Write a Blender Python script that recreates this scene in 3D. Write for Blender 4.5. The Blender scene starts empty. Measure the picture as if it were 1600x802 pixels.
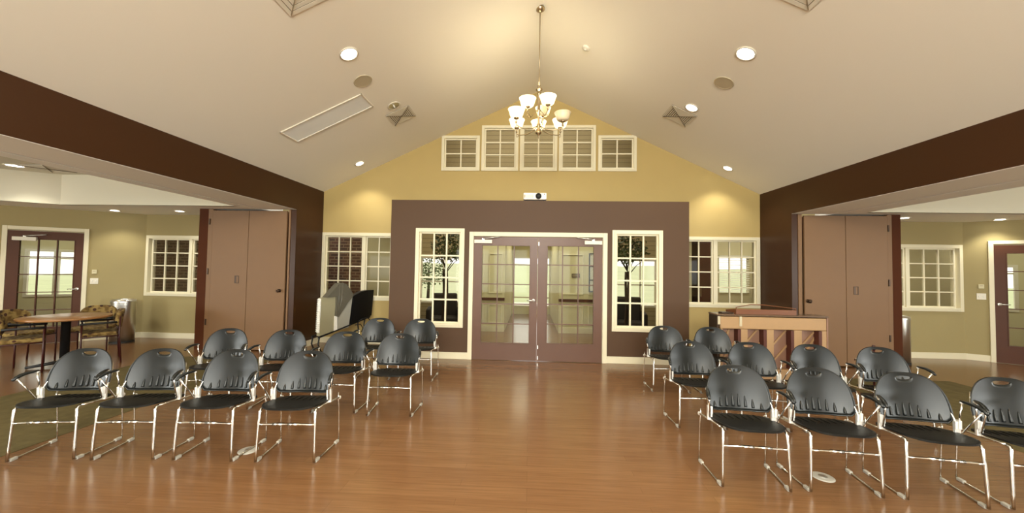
import bpy, bmesh, math, random
from mathutils import Vector, Matrix
random.seed(7)
S = bpy.context.scene
COL = S.collection
PI = math.pi

# ------------------------------------------------------------------ materials
def lin(c):
    return tuple(((v/255.)/12.92 if v/255. <= .04045 else ((v/255.+.055)/1.055)**2.4) for v in c) + (1,)
def mat(name, rgb, rough=.6, metal=0., spec=.5, noise=0., nscale=8., bump=0., coat=0., emit=None, estr=0.):
    m = bpy.data.materials.new(name); m.use_nodes = True
    nt = m.node_tree; b = nt.nodes['Principled BSDF']
    b.inputs['Base Color'].default_value = lin(rgb)
    b.inputs['Roughness'].default_value = rough
    b.inputs['Metallic'].default_value = metal
    b.inputs['Specular IOR Level'].default_value = spec
    b.inputs['Coat Weight'].default_value = coat
    if noise or bump:
        tc = nt.nodes.new('ShaderNodeTexCoord'); n = nt.nodes.new('ShaderNodeTexNoise')
        n.inputs['Scale'].default_value = nscale; n.inputs['Detail'].default_value = 4
        nt.links.new(tc.outputs['Object'], n.inputs['Vector'])
        if noise:
            mx = nt.nodes.new('ShaderNodeMix'); mx.data_type = 'RGBA'
            c = lin(rgb)
            mx.inputs['A'].default_value = tuple(v*(1-noise) for v in c[:3])+(1,)
            mx.inputs['B'].default_value = tuple(min(1, v*(1+noise)) for v in c[:3])+(1,)
            nt.links.new(n.outputs['Fac'], mx.inputs['Factor']); nt.links.new(mx.outputs['Result'], b.inputs['Base Color'])
        if bump:
            bp = nt.nodes.new('ShaderNodeBump'); bp.inputs['Strength'].default_value = bump; bp.inputs['Distance'].default_value = .01
            nt.links.new(n.outputs['Fac'], bp.inputs['Height']); nt.links.new(bp.outputs['Normal'], b.inputs['Normal'])
    if emit:
        b.inputs['Emission Color'].default_value = lin(emit); b.inputs['Emission Strength'].default_value = estr
    return m

def wood_floor(name, c1, c2, c3, rough=.3):
    m = bpy.data.materials.new(name); m.use_nodes = True
    nt = m.node_tree; b = nt.nodes['Principled BSDF']; L = nt.links.new
    tc = nt.nodes.new('ShaderNodeTexCoord')
    br = nt.nodes.new('ShaderNodeTexBrick'); br.inputs['Scale'].default_value = 1
    br.inputs['Brick Width'].default_value = 1.3; br.inputs['Row Height'].default_value = .075
    br.inputs['Mortar Size'].default_value = .0012; br.inputs['Mortar Smooth'].default_value = .3
    br.offset = .37; br.offset_frequency = 3
    br.inputs['Color1'].default_value = lin(c1); br.inputs['Color2'].default_value = lin(c2)
    br.inputs['Mortar'].default_value = tuple(v*.7 for v in lin(c2)[:3])+(1,)
    L(tc.outputs['Object'], br.inputs['Vector'])
    mp = nt.nodes.new('ShaderNodeMapping'); mp.inputs['Scale'].default_value = (1.2, 22, 1)
    n = nt.nodes.new('ShaderNodeTexNoise'); n.inputs['Scale'].default_value = 2.2; n.inputs['Detail'].default_value = 6
    L(tc.outputs['Object'], mp.inputs['Vector']); L(mp.outputs['Vector'], n.inputs['Vector'])
    rp = nt.nodes.new('ShaderNodeValToRGB'); rp.color_ramp.elements[0].position = .35; rp.color_ramp.elements[1].position = .72
    L(n.outputs['Fac'], rp.inputs['Fac'])
    mx = nt.nodes.new('ShaderNodeMix'); mx.data_type = 'RGBA'
    L(br.outputs['Color'], mx.inputs['A']); mx.inputs['B'].default_value = lin(c3)
    ml = nt.nodes.new('ShaderNodeMath'); ml.operation = 'MULTIPLY'; ml.inputs[1].default_value = .5
    L(rp.outputs['Color'], ml.inputs[0]); L(ml.outputs[0], mx.inputs['Factor'])
    L(mx.outputs['Result'], b.inputs['Base Color'])
    b.inputs['Roughness'].default_value = rough; b.inputs['Specular IOR Level'].default_value = .45
    return m

def glass_mat(name, tint=(235, 240, 235), refl=1.0):
    m = bpy.data.materials.new(name); m.use_nodes = True
    nt = m.node_tree; nt.nodes.clear(); L = nt.links.new
    o = nt.nodes.new('ShaderNodeOutputMaterial'); mx = nt.nodes.new('ShaderNodeMixShader')
    t = nt.nodes.new('ShaderNodeBsdfTransparent'); t.inputs['Color'].default_value = lin(tint)
    g = nt.nodes.new('ShaderNodeBsdfGlossy'); g.inputs['Roughness'].default_value = .02
    f = nt.nodes.new('ShaderNodeFresnel'); f.inputs['IOR'].default_value = 1.5
    ml = nt.nodes.new('ShaderNodeMath'); ml.operation = 'MULTIPLY'; ml.inputs[1].default_value = refl
    L(f.outputs[0], ml.inputs[0]); L(ml.outputs[0], mx.inputs[0]); L(t.outputs[0], mx.inputs[1]); L(g.outputs[0], mx.inputs[2]); L(mx.outputs[0], o.inputs[0])
    return m

def brick_mat(name, c1, c2, mortar, w, h, ms, rough=.8):
    m = bpy.data.materials.new(name); m.use_nodes = True
    nt = m.node_tree; b = nt.nodes['Principled BSDF']; L = nt.links.new
    tc = nt.nodes.new('ShaderNodeTexCoord'); sx = nt.nodes.new('ShaderNodeSeparateXYZ'); ad = nt.nodes.new('ShaderNodeMath'); ad.operation = 'ADD'; mp = nt.nodes.new('ShaderNodeCombineXYZ')
    br = nt.nodes.new('ShaderNodeTexBrick'); br.inputs['Scale'].default_value = 1
    br.inputs['Brick Width'].default_value = w; br.inputs['Row Height'].default_value = h; br.inputs['Mortar Size'].default_value = ms
    br.inputs['Color1'].default_value = lin(c1); br.inputs['Color2'].default_value = lin(c2); br.inputs['Mortar'].default_value = lin(mortar)
    L(tc.outputs['Object'], sx.inputs[0]); L(sx.outputs['X'], ad.inputs[0]); L(sx.outputs['Y'], ad.inputs[1]); L(ad.outputs[0], mp.inputs['X']); L(sx.outputs['Z'], mp.inputs['Y'])
    L(mp.outputs[0], br.inputs['Vector']); L(br.outputs['Color'], b.inputs['Base Color'])
    b.inputs['Roughness'].default_value = rough
    return m

def floral_mat(name):
    m = bpy.data.materials.new(name); m.use_nodes = True
    nt = m.node_tree; b = nt.nodes['Principled BSDF']; L = nt.links.new
    tc = nt.nodes.new('ShaderNodeTexCoord')
    v = nt.nodes.new('ShaderNodeTexVoronoi'); v.inputs['Scale'].default_value = 13
    n = nt.nodes.new('ShaderNodeTexNoise'); n.inputs['Scale'].default_value = 16
    L(tc.outputs['Object'], v.inputs['Vector']); L(tc.outputs['Object'], n.inputs['Vector'])
    r = nt.nodes.new('ShaderNodeValToRGB'); e = r.color_ramp.elements
    e[0].position = .26; e[0].color = lin((62, 30, 18)); e[1].position = .34; e[1].color = lin((142, 118, 66))
    L(v.outputs['Distance'], r.inputs['Fac'])
    r2 = nt.nodes.new('ShaderNodeValToRGB'); e = r2.color_ramp.elements
    e[0].position = .42; e[0].color = lin((255, 255, 255)); e[1].position = .6; e[1].color = lin((175, 160, 130))
    L(n.outputs['Fac'], r2.inputs['Fac'])
    mx = nt.nodes.new('ShaderNodeMix'); mx.data_type = 'RGBA'; mx.blend_type = 'MULTIPLY'; mx.inputs['Factor'].default_value = 1
    L(r.outputs['Color'], mx.inputs['A']); L(r2.outputs['Color'], mx.inputs['B']); L(mx.outputs['Result'], b.inputs['Base Color'])
    b.inputs['Roughness'].default_value = .9
    return m

M = {}
M['ceiling'] = mat('ceiling_paint', (240, 235, 222), .9, spec=.1)
M['ceiling_side'] = mat('side_ceiling_paint', (246, 244, 236), .9, spec=.1)
M['tray'] = mat('tray_ceiling_paint', (216, 211, 192), .9, spec=.1)
M['yellow'] = mat('yellow_wall_paint', (178, 156, 102), .75, spec=.3, noise=.03, nscale=3)
M['green'] = mat('olive_wall_paint', (156, 142, 100), .8, spec=.3, noise=.03, nscale=3)
M['brown'] = mat('brown_wall_paint', (80, 58, 40), .58, spec=.3, noise=.03, nscale=3)
M['dark'] = mat('dark_brown_paint', (60, 35, 18), .34, spec=.22)
M['post'] = mat('post_paint', (74, 39, 21), .7, spec=.1)
M['alloy'] = mat('bright_alloy', (240, 238, 232), .38, metal=.55)
M['tan'] = mat('tan_laminate', (122, 92, 64), .5, spec=.25, noise=.04, nscale=4)
M['trim'] = mat('cream_trim_paint', (220, 212, 184), .45, spec=.4)
M['cream'] = mat('cream_wall_paint', (206, 198, 164), .8, spec=.3)
M['door'] = mat('stained_door_wood', (98, 71, 58), .36, spec=.3, noise=.08, nscale=5)
M['door_red'] = mat('red_brown_door_wood', (80, 46, 29), .42, spec=.25, noise=.08, nscale=5)
M['floor'] = wood_floor('plank_floor', (126, 92, 60), (118, 84, 54), (98, 66, 41), .22)
M['carpet'] = mat('moss_carpet', (98, 88, 60), .95, spec=.05, noise=.35, nscale=9, bump=.6)
M['glass'] = glass_mat('clear_glass', (236, 235, 230), refl=.3)
M['glass_door'] = glass_mat('door_glass', (235, 236, 228), .25)
M['plastic'] = mat('black_plastic', (22, 24, 23), .34, spec=.42)
M['seatp'] = mat('black_seat_plastic', (18, 17, 14), .5, spec=.22)
M['chrome'] = mat('chrome', (225, 222, 215), .16, metal=1)
M['glide'] = mat('clear_grey_plastic', (176, 172, 162), .35)
M['steel'] = mat('brushed_steel', (214, 212, 206), .32, metal=1)
M['nickel'] = mat('brushed_nickel', (176, 158, 128), .3, metal=1)
M['bronze'] = mat('dark_bronze', (62, 46, 34), .4, metal=.7)
M['white'] = mat('white_plastic', (235, 233, 225), .4)
M['whitem'] = mat('white_metal', (222, 216, 200), .5)
M['taupe'] = mat('taupe_grille', (186, 174, 146), .8)
M['grille_back'] = mat('grille_backing', (112, 98, 74), .8)
M['panel'] = mat('frosted_panel', (240, 243, 243), .35)
M['black'] = mat('black_rubber', (14, 14, 14), .55)
M['blackg'] = mat('glossy_black', (8, 8, 9), .45)
M['tabletop'] = mat('honey_tabletop', (146, 102, 58), .3, noise=.08, nscale=6)
M['maroon'] = mat('maroon_tube', (58, 20, 18), .35)
M['floral'] = floral_mat('floral_upholstery')
M['maple'] = mat('raw_maple', (164, 130, 90), .55, noise=.07, nscale=5)
M['cherry'] = mat('reddish_board', (136, 102, 84), .5, noise=.1, nscale=7)
M['darkslot'] = mat('dark_slot_wood', (78, 34, 20), .6)
M['pianolid'] = mat('varnished_lid', (98, 78, 62), .18, spec=.6)
M['walnut'] = mat('walnut_wood', (108, 62, 32), .4, noise=.1, nscale=6)
M['shade_lit'] = mat('lit_glass_shade', (255, 244, 214), .4, emit=(255, 232, 176), estr=1.35)
M['shade_off'] = mat('unlit_glass_shade', (236, 222, 188), .35)
M['lamp'] = mat('lamp_diffuser', (255, 252, 240), .5, emit=(255, 248, 232), estr=6)
M['soil'] = mat('soil', (40, 28, 20), .95)
M['leaf'] = mat('leaf_green', (70, 84, 38), .55, noise=.4, nscale=6)
M['bark'] = mat('bark', (52, 38, 26), .9)
M['grass'] = mat('lawn', (172, 176, 138), .95, noise=.25, nscale=.6)
M['paving'] = mat('pale_paving', (205, 200, 188), .9)
M['bricks'] = brick_mat('dark_bricks', (98, 62, 48), (66, 42, 34), (128, 104, 84), .215, .075, .012)
M['siding'] = brick_mat('siding', (176, 162, 130), (172, 158, 126), (140, 126, 98), 40, .115, .008)
M['redcloth'] = mat('red_binding', (120, 26, 26), .7)
M['greyboard'] = mat('grey_board', (158, 156, 144), .5)
M['ivoryb'] = mat('ivory_board', (150, 144, 116), .5)
M['plasticfilm'] = mat('wrinkled_grey_cover', (98, 94, 82), .22, spec=.7, bump=.8, nscale=6)
M['lounge'] = mat('dark_lounge_fabric', (44, 38, 32), .9)
M['blind'] = mat('window_blind', (220, 218, 206), .6)
M['curtain'] = mat('dark_curtain', (54, 28, 20), .9)

# ------------------------------------------------------------------ mesh builder
class MB:
    def __init__(s, mtx=None): s.bm = bmesh.new(); s.m = mtx or Matrix.Identity(4)
    def v(s, p): return s.bm.verts.new(s.m @ Vector(p))
    def box(s, x0, x1, y0, y1, z0, z1, bev=0.):
        if x0 > x1: x0, x1 = x1, x0
        if y0 > y1: y0, y1 = y1, y0
        if z0 > z1: z0, z1 = z1, z0
        c = [s.v((x, y, z)) for z in (z0, z1) for y in (y0, y1) for x in (x0, x1)]
        fs = [s.bm.faces.new([c[i] for i in f]) for f in ((0,2,3,1),(4,5,7,6),(0,1,5,4),(2,6,7,3),(0,4,6,2),(1,3,7,5))]
        if bev:
            es = list({e for f in fs for e in f.edges})
            bmesh.ops.bevel(s.bm, geom=es, offset=bev, segments=2, affect='EDGES', profile=.5)
        return s
    def prism(s, pts, d):            # polygon of 3d points extruded by vector d
        a = [s.v(p) for p in pts]; b = [s.v(Vector(p)+Vector(d)) for p in pts]
        n = len(pts); f1 = s.bm.faces.new(a[::-1]); f2 = s.bm.faces.new(b)
        for i in range(n): s.bm.faces.new((a[i], a[(i+1) % n], b[(i+1) % n], b[i]))
        return s
    def tube(s, pts, r, seg=8, cap=True, closed=False):
        pts = [Vector(p) for p in pts]; n = len(pts); rings = []
        rr = r if isinstance(r, (list, tuple)) else [r]*n
        up = None
        for i, p in enumerate(pts):
            if closed: t = (pts[(i+1) % n]-pts[i-1]).normalized()
            elif i == 0: t = (pts[1]-p).normalized()
            elif i == n-1: t = (p-pts[i-1]).normalized()
            else: t = ((pts[i+1]-p).normalized()+(p-pts[i-1]).normalized()).normalized()
            if up is None:
                up = Vector((0, 0, 1)) if abs(t.z) < .9 else Vector((1, 0, 0))
            a = t.cross(up).normalized(); b = a.cross(t).normalized(); up = b
            rings.append([s.v(p+(a*math.cos(2*PI*k/seg)+b*math.sin(2*PI*k/seg))*rr[i]) for k in range(seg)])
        m = n if closed else n-1
        for i in range(m):
            q = rings[(i+1) % n]
            for k in range(seg): s.bm.faces.new((rings[i][k], rings[i][(k+1) % seg], q[(k+1) % seg], q[k])).smooth = True
        if cap and not closed:
            s.bm.faces.new(rings[0][::-1]); s.bm.faces.new(rings[-1])
        return s
    def lathe(s, prof, c=(0, 0, 0), seg=24, closed=False):
        rings = []
        for (r, z) in prof:
            if r < 1e-5: rings.append([s.v((c[0], c[1], c[2]+z))])
            else: rings.append([s.v((c[0]+r*math.cos(2*PI*k/seg), c[1]+r*math.sin(2*PI*k/seg), c[2]+z)) for k in range(seg)])
        for i in range(len(rings)-1):
            a, b = rings[i], rings[i+1]
            for k in range(seg):
                k2 = (k+1) % seg
                if len(a) == 1 and len(b) == 1: continue
                if len(a) == 1: f = s.bm.faces.new((a[0], b[k2], b[k]))
                elif len(b) == 1: f = s.bm.faces.new((a[k], a[k2], b[0]))
                else: f = s.bm.faces.new((a[k], a[k2], b[k2], b[k]))
                f.smooth = True
        return s
    def ell(s, c, r, su=10, sv=7):
        prof = []
        rings = []
        for j in range(sv+1):
            th = PI*j/sv
            if j in (0, sv): rings.append([s.v((c[0], c[1], c[2]+r[2]*math.cos(th)))])
            else: rings.append([s.v((c[0]+r[0]*math.sin(th)*math.cos(2*PI*k/su), c[1]+r[1]*math.sin(th)*math.sin(2*PI*k/su), c[2]+r[2]*math.cos(th))) for k in range(su)])
        for j in range(sv):
            a, b = rings[j], rings[j+1]
            for k in range(su):
                k2 = (k+1) % su
                if len(a) == 1: f = s.bm.faces.new((a[0], b[k], b[k2]))
                elif len(b) == 1: f = s.bm.faces.new((a[k], b[0], a[k2]))
                else: f = s.bm.faces.new((a[k], b[k], b[k2], a[k2]))
                f.smooth = True
        return s
    def build(s, name, material, parent=None, **kw):
        bmesh.ops.recalc_face_normals(s.bm, faces=s.bm.faces)
        me = bpy.data.meshes.new(name); s.bm.to_mesh(me); s.bm.free()
        me.materials.append(material)
        o = bpy.data.objects.new(name, me); COL.objects.link(o)
        if parent is not None: o.parent = parent
        for k, v in kw.items(): o[k] = v
        return o

def empty(name, loc=(0, 0, 0), rz=0, label=None, cat=None, group=None, kind=None):
    o = bpy.data.objects.new(name, None); COL.objects.link(o); o.location = loc; o.rotation_euler = (0, 0, rz)
    o.empty_display_size = .1
    return tag(o, label, cat, group, kind)
def tag(o, label=None, cat=None, group=None, kind=None):
    if label: o['label'] = label
    if cat: o['category'] = cat
    if group: o['group'] = group
    if kind: o['kind'] = kind
    return o
def struct(o, label=None, cat=None): return tag(o, label, cat, None, 'structure')
def kids(o): return [c for c in bpy.data.objects if c.parent == o]
def copy_tree(o, parent=None):
    ch = kids(o); c = o.copy(); COL.objects.link(c)
    if parent is not None: c.parent = parent
    for k in ch: copy_tree(k, c)
    return c
def smooth(o, ang=40):
    for p in o.data.polygons: p.use_smooth = True
    try: o.data.set_sharp_from_angle(angle=math.radians(ang))
    except Exception: pass
    return o

# ------------------------------------------------------------------ key dimensions
AX, AZ = .13, 5.18            # ridge
XL, XR = -4.285, 4.474        # inner faces of the two beams
ZB, ZL = 3.10, 2.59           # beam top / bottom
YB, YE, YP = 7.42, 6.37, 6.55 # yellow wall, entry wall, pier front
YR = -6.5                     # rear of the hall
TH = .14
GA = math.radians(33.4)
CL, CR = -8.12, 8.21          # corners where the angled walls start

def wall_cells(mb, u0, u1, z0, z1, holes, y0, y1):
    """slab in local x/z with rectangular holes, thickness y0..y1"""
    us = sorted({u0, u1, *[h[0] for h in holes], *[h[1] for h in holes]})
    zs = sorted({z0, z1, *[h[2] for h in holes], *[h[3] for h in holes]})
    us = [u for u in us if u0 <= u <= u1]; zs = [z for z in zs if z0 <= z <= z1]
    vs = {}
    def solid(i, j):
        if i < 0 or j < 0 or i >= len(us)-1 or j >= len(zs)-1: return False
        cu, cz = (us[i]+us[i+1])/2, (zs[j]+zs[j+1])/2
        return not any(h[0] < cu < h[1] and h[2] < cz < h[3] for h in holes)
    def vv(i, j, k):
        if (i, j, k) not in vs: vs[i, j, k] = mb.v((us[i], (y0, y1)[k], zs[j]))
        return vs[i, j, k]
    for i in range(len(us)-1):
        for j in range(len(zs)-1):
            if not solid(i, j): continue
            mb.bm.faces.new((vv(i,j,0), vv(i+1,j,0), vv(i+1,j+1,0), vv(i,j+1,0)))
            mb.bm.faces.new((vv(i,j,1), vv(i,j+1,1), vv(i+1,j+1,1), vv(i+1,j,1)))
            if not solid(i-1, j): mb.bm.faces.new((vv(i,j,0), vv(i,j+1,0), vv(i,j+1,1), vv(i,j,1)))
            if not solid(i+1, j): mb.bm.faces.new((vv(i+1,j,0), vv(i+1,j,1), vv(i+1,j+1,1), vv(i+1,j+1,0)))
            if not solid(i, j-1): mb.bm.faces.new((vv(i,j,0), vv(i,j,1), vv(i+1,j,1), vv(i+1,j,0)))
            if not solid(i, j+1): mb.bm.faces.new((vv(i,j+1,0), vv(i+1,j+1,0), vv(i+1,j+1,1), vv(i,j+1,1)))
    return mb
def wall(name, m, mtx, u0, u1, z0, z1, holes, t=TH):
    return struct(wall_cells(MB(mtx), u0, u1, z0, z1, holes, 0, t).build(name, m))

def frame(mb, x0, x1, z0, z1, w, y0, y1, bottom=True, bev=.004):
    mb.box(x0, x0+w, y0, y1, z0, z1, bev); mb.box(x1-w, x1, y0, y1, z0, z1, bev)
    mb.box(x0+w, x1-w, y0, y1, z1-w, z1, bev)
    if bottom: mb.box(x0+w, x1-w, y0, y1, z0, z0+w, bev)
    return mb
wn = [0]
def window(mtx, x0, x1, z0, z1, sashes, rows, cols, casing=.065, label=None, mun=.022, sashw=.03):
    """x0..z1 = outside of the casing. sashes: list of (x0,x1) for each sash outside."""
    wn[0] += 1
    root = empty('window_%d' % wn[0], mtx @ Vector(((x0+x1)/2, 0, z0)), kind='structure', label=label, cat='window')
    inv = root.matrix_world.inverted() if False else Matrix.Translation(-root.location)
    mm = inv @ mtx
    f = MB(mm); frame(f, x0, x1, z0, z1, casing, -.022, .0)
    frame(f, x0+casing*.55, x1-casing*.55, z0+casing*.55, z1-casing*.55, casing*.5, -.03, TH, bev=.003)
    f.build('window_frame', M['trim'], root)
    for (a, b) in sashes:
        s = MB(mm); frame(s, a, b, z0+casing, z1-casing, sashw, .015, .06, bev=.003)
        ia, ib, ja, jb = a+sashw, b-sashw, z0+casing+sashw, z1-casing-sashw
        so = s.build('sash', M['trim'], root)
        g = MB(mm)
        for k in range(1, cols): u = ia+(ib-ia)*k/cols; g.box(u-mun/2, u+mun/2, .02, .05, ja, jb)
        for k in range(1, rows): z = ja+(jb-ja)*k/rows; g.box(ia, ib, .021, .049, z-mun/2, z+mun/2)
        g.build('muntin_grid', M['trim'], so)
        p = MB(mm); p.box(ia, ib, .034, .038, ja, jb); p.build('pane', M['glass'], so)
    if len(sashes) > 1:
        t = MB(mm)
        for i in range(len(sashes)-1):
            t.box(sashes[i][1], sashes[i+1][0], -.005, .09, z0+casing, z1-casing, .003)
        t.build('mullion', M['trim'], root)
    return root

TB = Matrix.Translation((0, YB, 0))
TE = Matrix.Translation((0, YE, 0))
# local frames of the two angled walls: local x runs along the wall, +y goes out of the room
TL = Matrix.Translation((CL, YB, 0)) @ Matrix.Rotation(GA, 4, 'Z')          # local -x side used (wall goes to -x)
TR = Matrix.Translation((CR, YB, 0)) @ Matrix.Rotation(-GA, 4, 'Z')

# ------------------------------------------------------------------ shell
struct(MB().box(-14, 14, -6.8, 16.6, -.12, 0).build('floor', M['floor']))
# hall back wall (yellow) with its windows, entry opening and gable lights
gable = [(-1.838, -1.053, 3.545, 4.27), (-1.017, -.266, 3.545, 4.478), (-.237, .517, 3.545, 4.478), (.547, 1.285, 3.545, 4.478), (1.333, 2.093, 3.545, 4.27)]
cs = .055
holes = [(a+.03, b-.03, c+.03, d-.03) for a, b, c, d in gable]
WL = (-4.28, -2.52, .875, 2.255); WR = (2.75, 4.465, .875, 2.255)
holes += [(w[0]+.03, w[1]-.03, w[2]+.03, w[3]-.03) for w in (WL, WR)]
holes += [(-2.3, 2.53, 0, 2.6)]
wall('wall_back', M['yellow'], TB, XL, XR, 0, 5.25, holes)
WSL = (-8.092, -6.25, .88, 2.15); WSR = (6.34, 8.185, .89, 2.155)
wall('wall_back_left', M['green'], TB, CL, XL, 0, 3.2, [(WSL[0]+.03, WSL[1]-.03, WSL[2]+.03, WSL[3]-.03)])
wall('wall_back_right', M['green'], TB, XR, CR, 0, 3.2, [(WSR[0]+.03, WSR[1]-.03, WSR[2]+.03, WSR[3]-.03)])
# angled walls with the side doors (opening without casing)
wall('wall_angled_left', M['green'], TL, -4.6, 0, 0, 3.2, [(-1.88, -.89, 0, 2.145)])
wall('wall_angled_right', M['green'], TR, 0, 4.6, 0, 3.2, [(.355, 1.34, 0, 2.145)])
pL = TL @ Vector((-4.6, 0, 0)); pR = TR @ Vector((4.6, 0, 0))
RL = Matrix.Rotation(PI/2, 4, 'Z')
struct(wall_cells(MB(Matrix.Translation((pL.x, 0, 0)) @ RL), YR, pL.y+.1, 0, 3.2, [(-4.5, -2.5, .7, 2.2), (-1.5, .5, .7, 2.2)], 0, TH).build('wall_left', M['green']))
struct(wall_cells(MB(Matrix.Translation((pR.x+TH, 0, 0)) @ RL), YR, pR.y+.1, 0, 3.2, [(-4.5, -2.5, .7, 2.2), (-1.5, .5, .7, 2.2)], 0, TH).build('wall_right', M['green']))
wall('wall_rear', M['yellow'], Matrix.Translation((0, YR-TH, 0)), -12.3, 12.3, 0, 5.25,
     [(-3.8, -2.2, .4, 2.5), (-1.8, -.2, .4, 2.5), (.4, 2.0, .4, 2.5), (2.4, 4.0, .4, 2.5), (-9.5, -6, .8, 2.2), (6, 9.5, .8, 2.2)])
# vaulted ceiling of the hall
for nm, xe in (('ceiling', XL), ('ceiling_right_slope', XR)):
    d = 1 if xe > 0 else -1
    xo = xe+d*.0
    struct(MB().prism([(AX, YR, AZ), (xo, YR, ZB), (xo, YR, ZB+.15), (AX, YR, AZ+.15)], (0, YB+.02-YR, 0)).build(nm, M['ceiling']))
# beams over the wide openings, soffits with folding-partition track
for sd, x, xo, xt in (('left', XL, -5.17, -4.93), ('right', XR, 5.53, 5.13)):
    d = 1 if x > 0 else -1
    b = MB(); b.box(x, x+d*.16, YR, YP, ZL, ZB+.15)
    b.box(x, x+d*.102, YP, YB, 0, ZB+.15)
    struct(b.build('trim_beam_'+sd, M['dark']))
    s = MB(); s.box(x+d*.004, xt-d*.022, YR, YP, ZL-.003, ZL+.012); s.box(xt+d*.022, xo, YR, YB, ZL-.003, ZL+.012)
    s.box(xo-d*.02, xo, YR, YB, ZL+.012, 3.15)
    struct(s.build('trim_soffit_'+sd, M['ceiling_side']))
    struct(MB().box(xt-.022, xt+.022, YR, YP, ZL+.006, ZL+.03).build('trim_track_'+sd, M['grille_back']))
# ceilings of the two side rooms: low soffit round a raised tray
ZT = 3.13
def flip(pts, s): return [(s*x, y) for x, y in pts]
for sd, s, xo, outer, fx, fy in (('left', -1, 5.17, -pL.x, 8.44, 6.22), ('right', 1, 5.53, pR.x, 8.45, 6.33)):
    c = Vector((CL, YB)) if s < 0 else Vector((CR, YB))
    ex, ey = 10.6, fy-(10.6-fx)*math.tan(GA)
    m = MB(); z0 = ZL; th = (0, 0, .1)
    m.prism([(s*xo, fy, z0), (s*fx, fy, z0), (s*8.9, YB+.3, z0), (s*xo, YB+.3, z0)], th)
    m.prism([(s*fx, fy, z0), (s*ex, ey, z0), (s*12.6, ey+.6, z0), (s*8.9, YB+.3, z0)], th)
    m.prism([(s*ex, ey, z0), (s*ex, YR, z0), (s*12.6, YR, z0), (s*12.6, ey+.6, z0)], th)
    struct(m.build('ceiling_soffit_'+sd, M['ceiling_side']))
    m = MB()
    e = .02
    m.prism([(s*xo, fy-e, z0), (s*(fx-e*.3), fy-e, z0), (s*fx, fy+.04, z0), (s*xo, fy+.04, z0)], (0, 0, .6))
    m.prism([(s*(fx-e*.3), fy-e, z0), (s*(ex-e), ey-e, z0), (s*(ex+.03), ey+.04, z0), (s*fx, fy+.04, z0)], (0, 0, .6))
    m.prism([(s*(ex-e), ey-e, z0), (s*(ex-e), YR, z0), (s*(ex+.04), YR, z0), (s*(ex+.04), ey, z0)], (0, 0, .6))
    m.prism([(s*(xo-.02), YR, ZT), (s*12, YR, ZT), (s*12, YB, ZT), (s*(xo-.02), YB, ZT)], (0, 0, .08))
    struct(m.build('ceiling_tray_'+sd, M['tray']))

# entry vestibule box
WE1 = (-2.001, -1.141, .536, 2.254); WE2 = (1.395, 2.240, .536, 2.254)
wall('wall_entry', M['brown'], TE, -2.45, 2.68, 0, 2.75,
     [(WE1[0]+.03, WE1[1]-.03, WE1[2]+.03, WE1[3]-.03), (WE2[0]+.03, WE2[1]-.03, WE2[2]+.03, WE2[3]-.03), (-.985, 1.24, 0, 2.13)], t=.13)
struct(MB().box(-2.45, -2.33, YE+.13, YB, 0, 2.75).build('wall_entry_left_side', M['brown']))
struct(MB().box(2.56, 2.68, YE+.13, YB, 0, 2.75).build('wall_entry_right_side', M['brown']))
struct(MB().box(-2.33, 2.56, YE+.13, YB, 2.65, 2.75).build('ceiling_entry', M['brown']))

# baseboards
def bb(name, mtx, runs, t=.018, h=.115):
    m = MB(mtx)
    for a, b in runs: m.box(a, b, -t, 0, 0, h, .004)
    struct(m.build(name, M['trim']))
bb('baseboard_entry', TE, [(-2.45, -1.053), (1.312, 2.68)])
bb('baseboard_back', TB, [(XL, -2.45), (2.68, XR)])
bb('baseboard_back_left', TB, [(CL, -6.14)])
bb('baseboard_back_right', TB, [(6.26, CR)])
bb('baseboard_angled_left', TL, [(-.826, 0), (-4.6, -1.94)])
bb('baseboard_angled_right', TR, [(0, .297), (1.40, 4.6)])
struct(MB().box(XL-0, XL+.018, YP, YB, 0, .115, .004).build('baseboard_left_pier', M['trim']))
struct(MB().box(XR-.018, XR, YP, YB, 0, .115, .004).build('baseboard_right_pier', M['trim']))

# windows
for i, (a, b, c, d) in enumerate(gable):
    big = d > 4.3
    window(TB, a, b, c, d, [(a+cs, b-cs)], 3 if big else 2, 2, cs, mun=.025,
           label=['small square gable window at the left end of the row', 'tall gable window second from the left', 'middle gable window right behind the chandelier', 'tall gable window second from the right', 'small square gable window at the right end of the row'][i])
window(TB, *WL[:2], WL[2], WL[3], [(-4.215, -3.43), (-3.37, -2.585)], 4, 3, label='cream interior window on the yellow wall left of the entry box, behind the folded cart')
window(TB, *WR[:2], WR[2], WR[3], [(2.81, 3.585), (3.645, 4.40)], 4, 3, label='cream interior window on the yellow wall right of the entry box, above the piano')
window(TE, *WE1, [(WE1[0]+.065, WE1[1]-.065)], 4, 3, mun=.026, label='tall twelve-pane window in the brown entry wall left of the double doors')
window(TE, *WE2, [(WE2[0]+.065, WE2[1]-.065)], 4, 3, mun=.026, label='tall twelve-pane window in the brown entry wall right of the double doors')
window(TB, WSL[0], WSL[1], WSL[2], WSL[3], [(-7.99, -7.145), (-7.085, -6.33)], 4, 3, label='cream window in the olive wall between steel bin and left closet')
window(TB, WSR[0], WSR[1], WSR[2], WSR[3], [(6.43, 7.165), (7.225, 8.08)], 4, 3, label='cream window in the olive wall right of the right closet')
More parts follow.
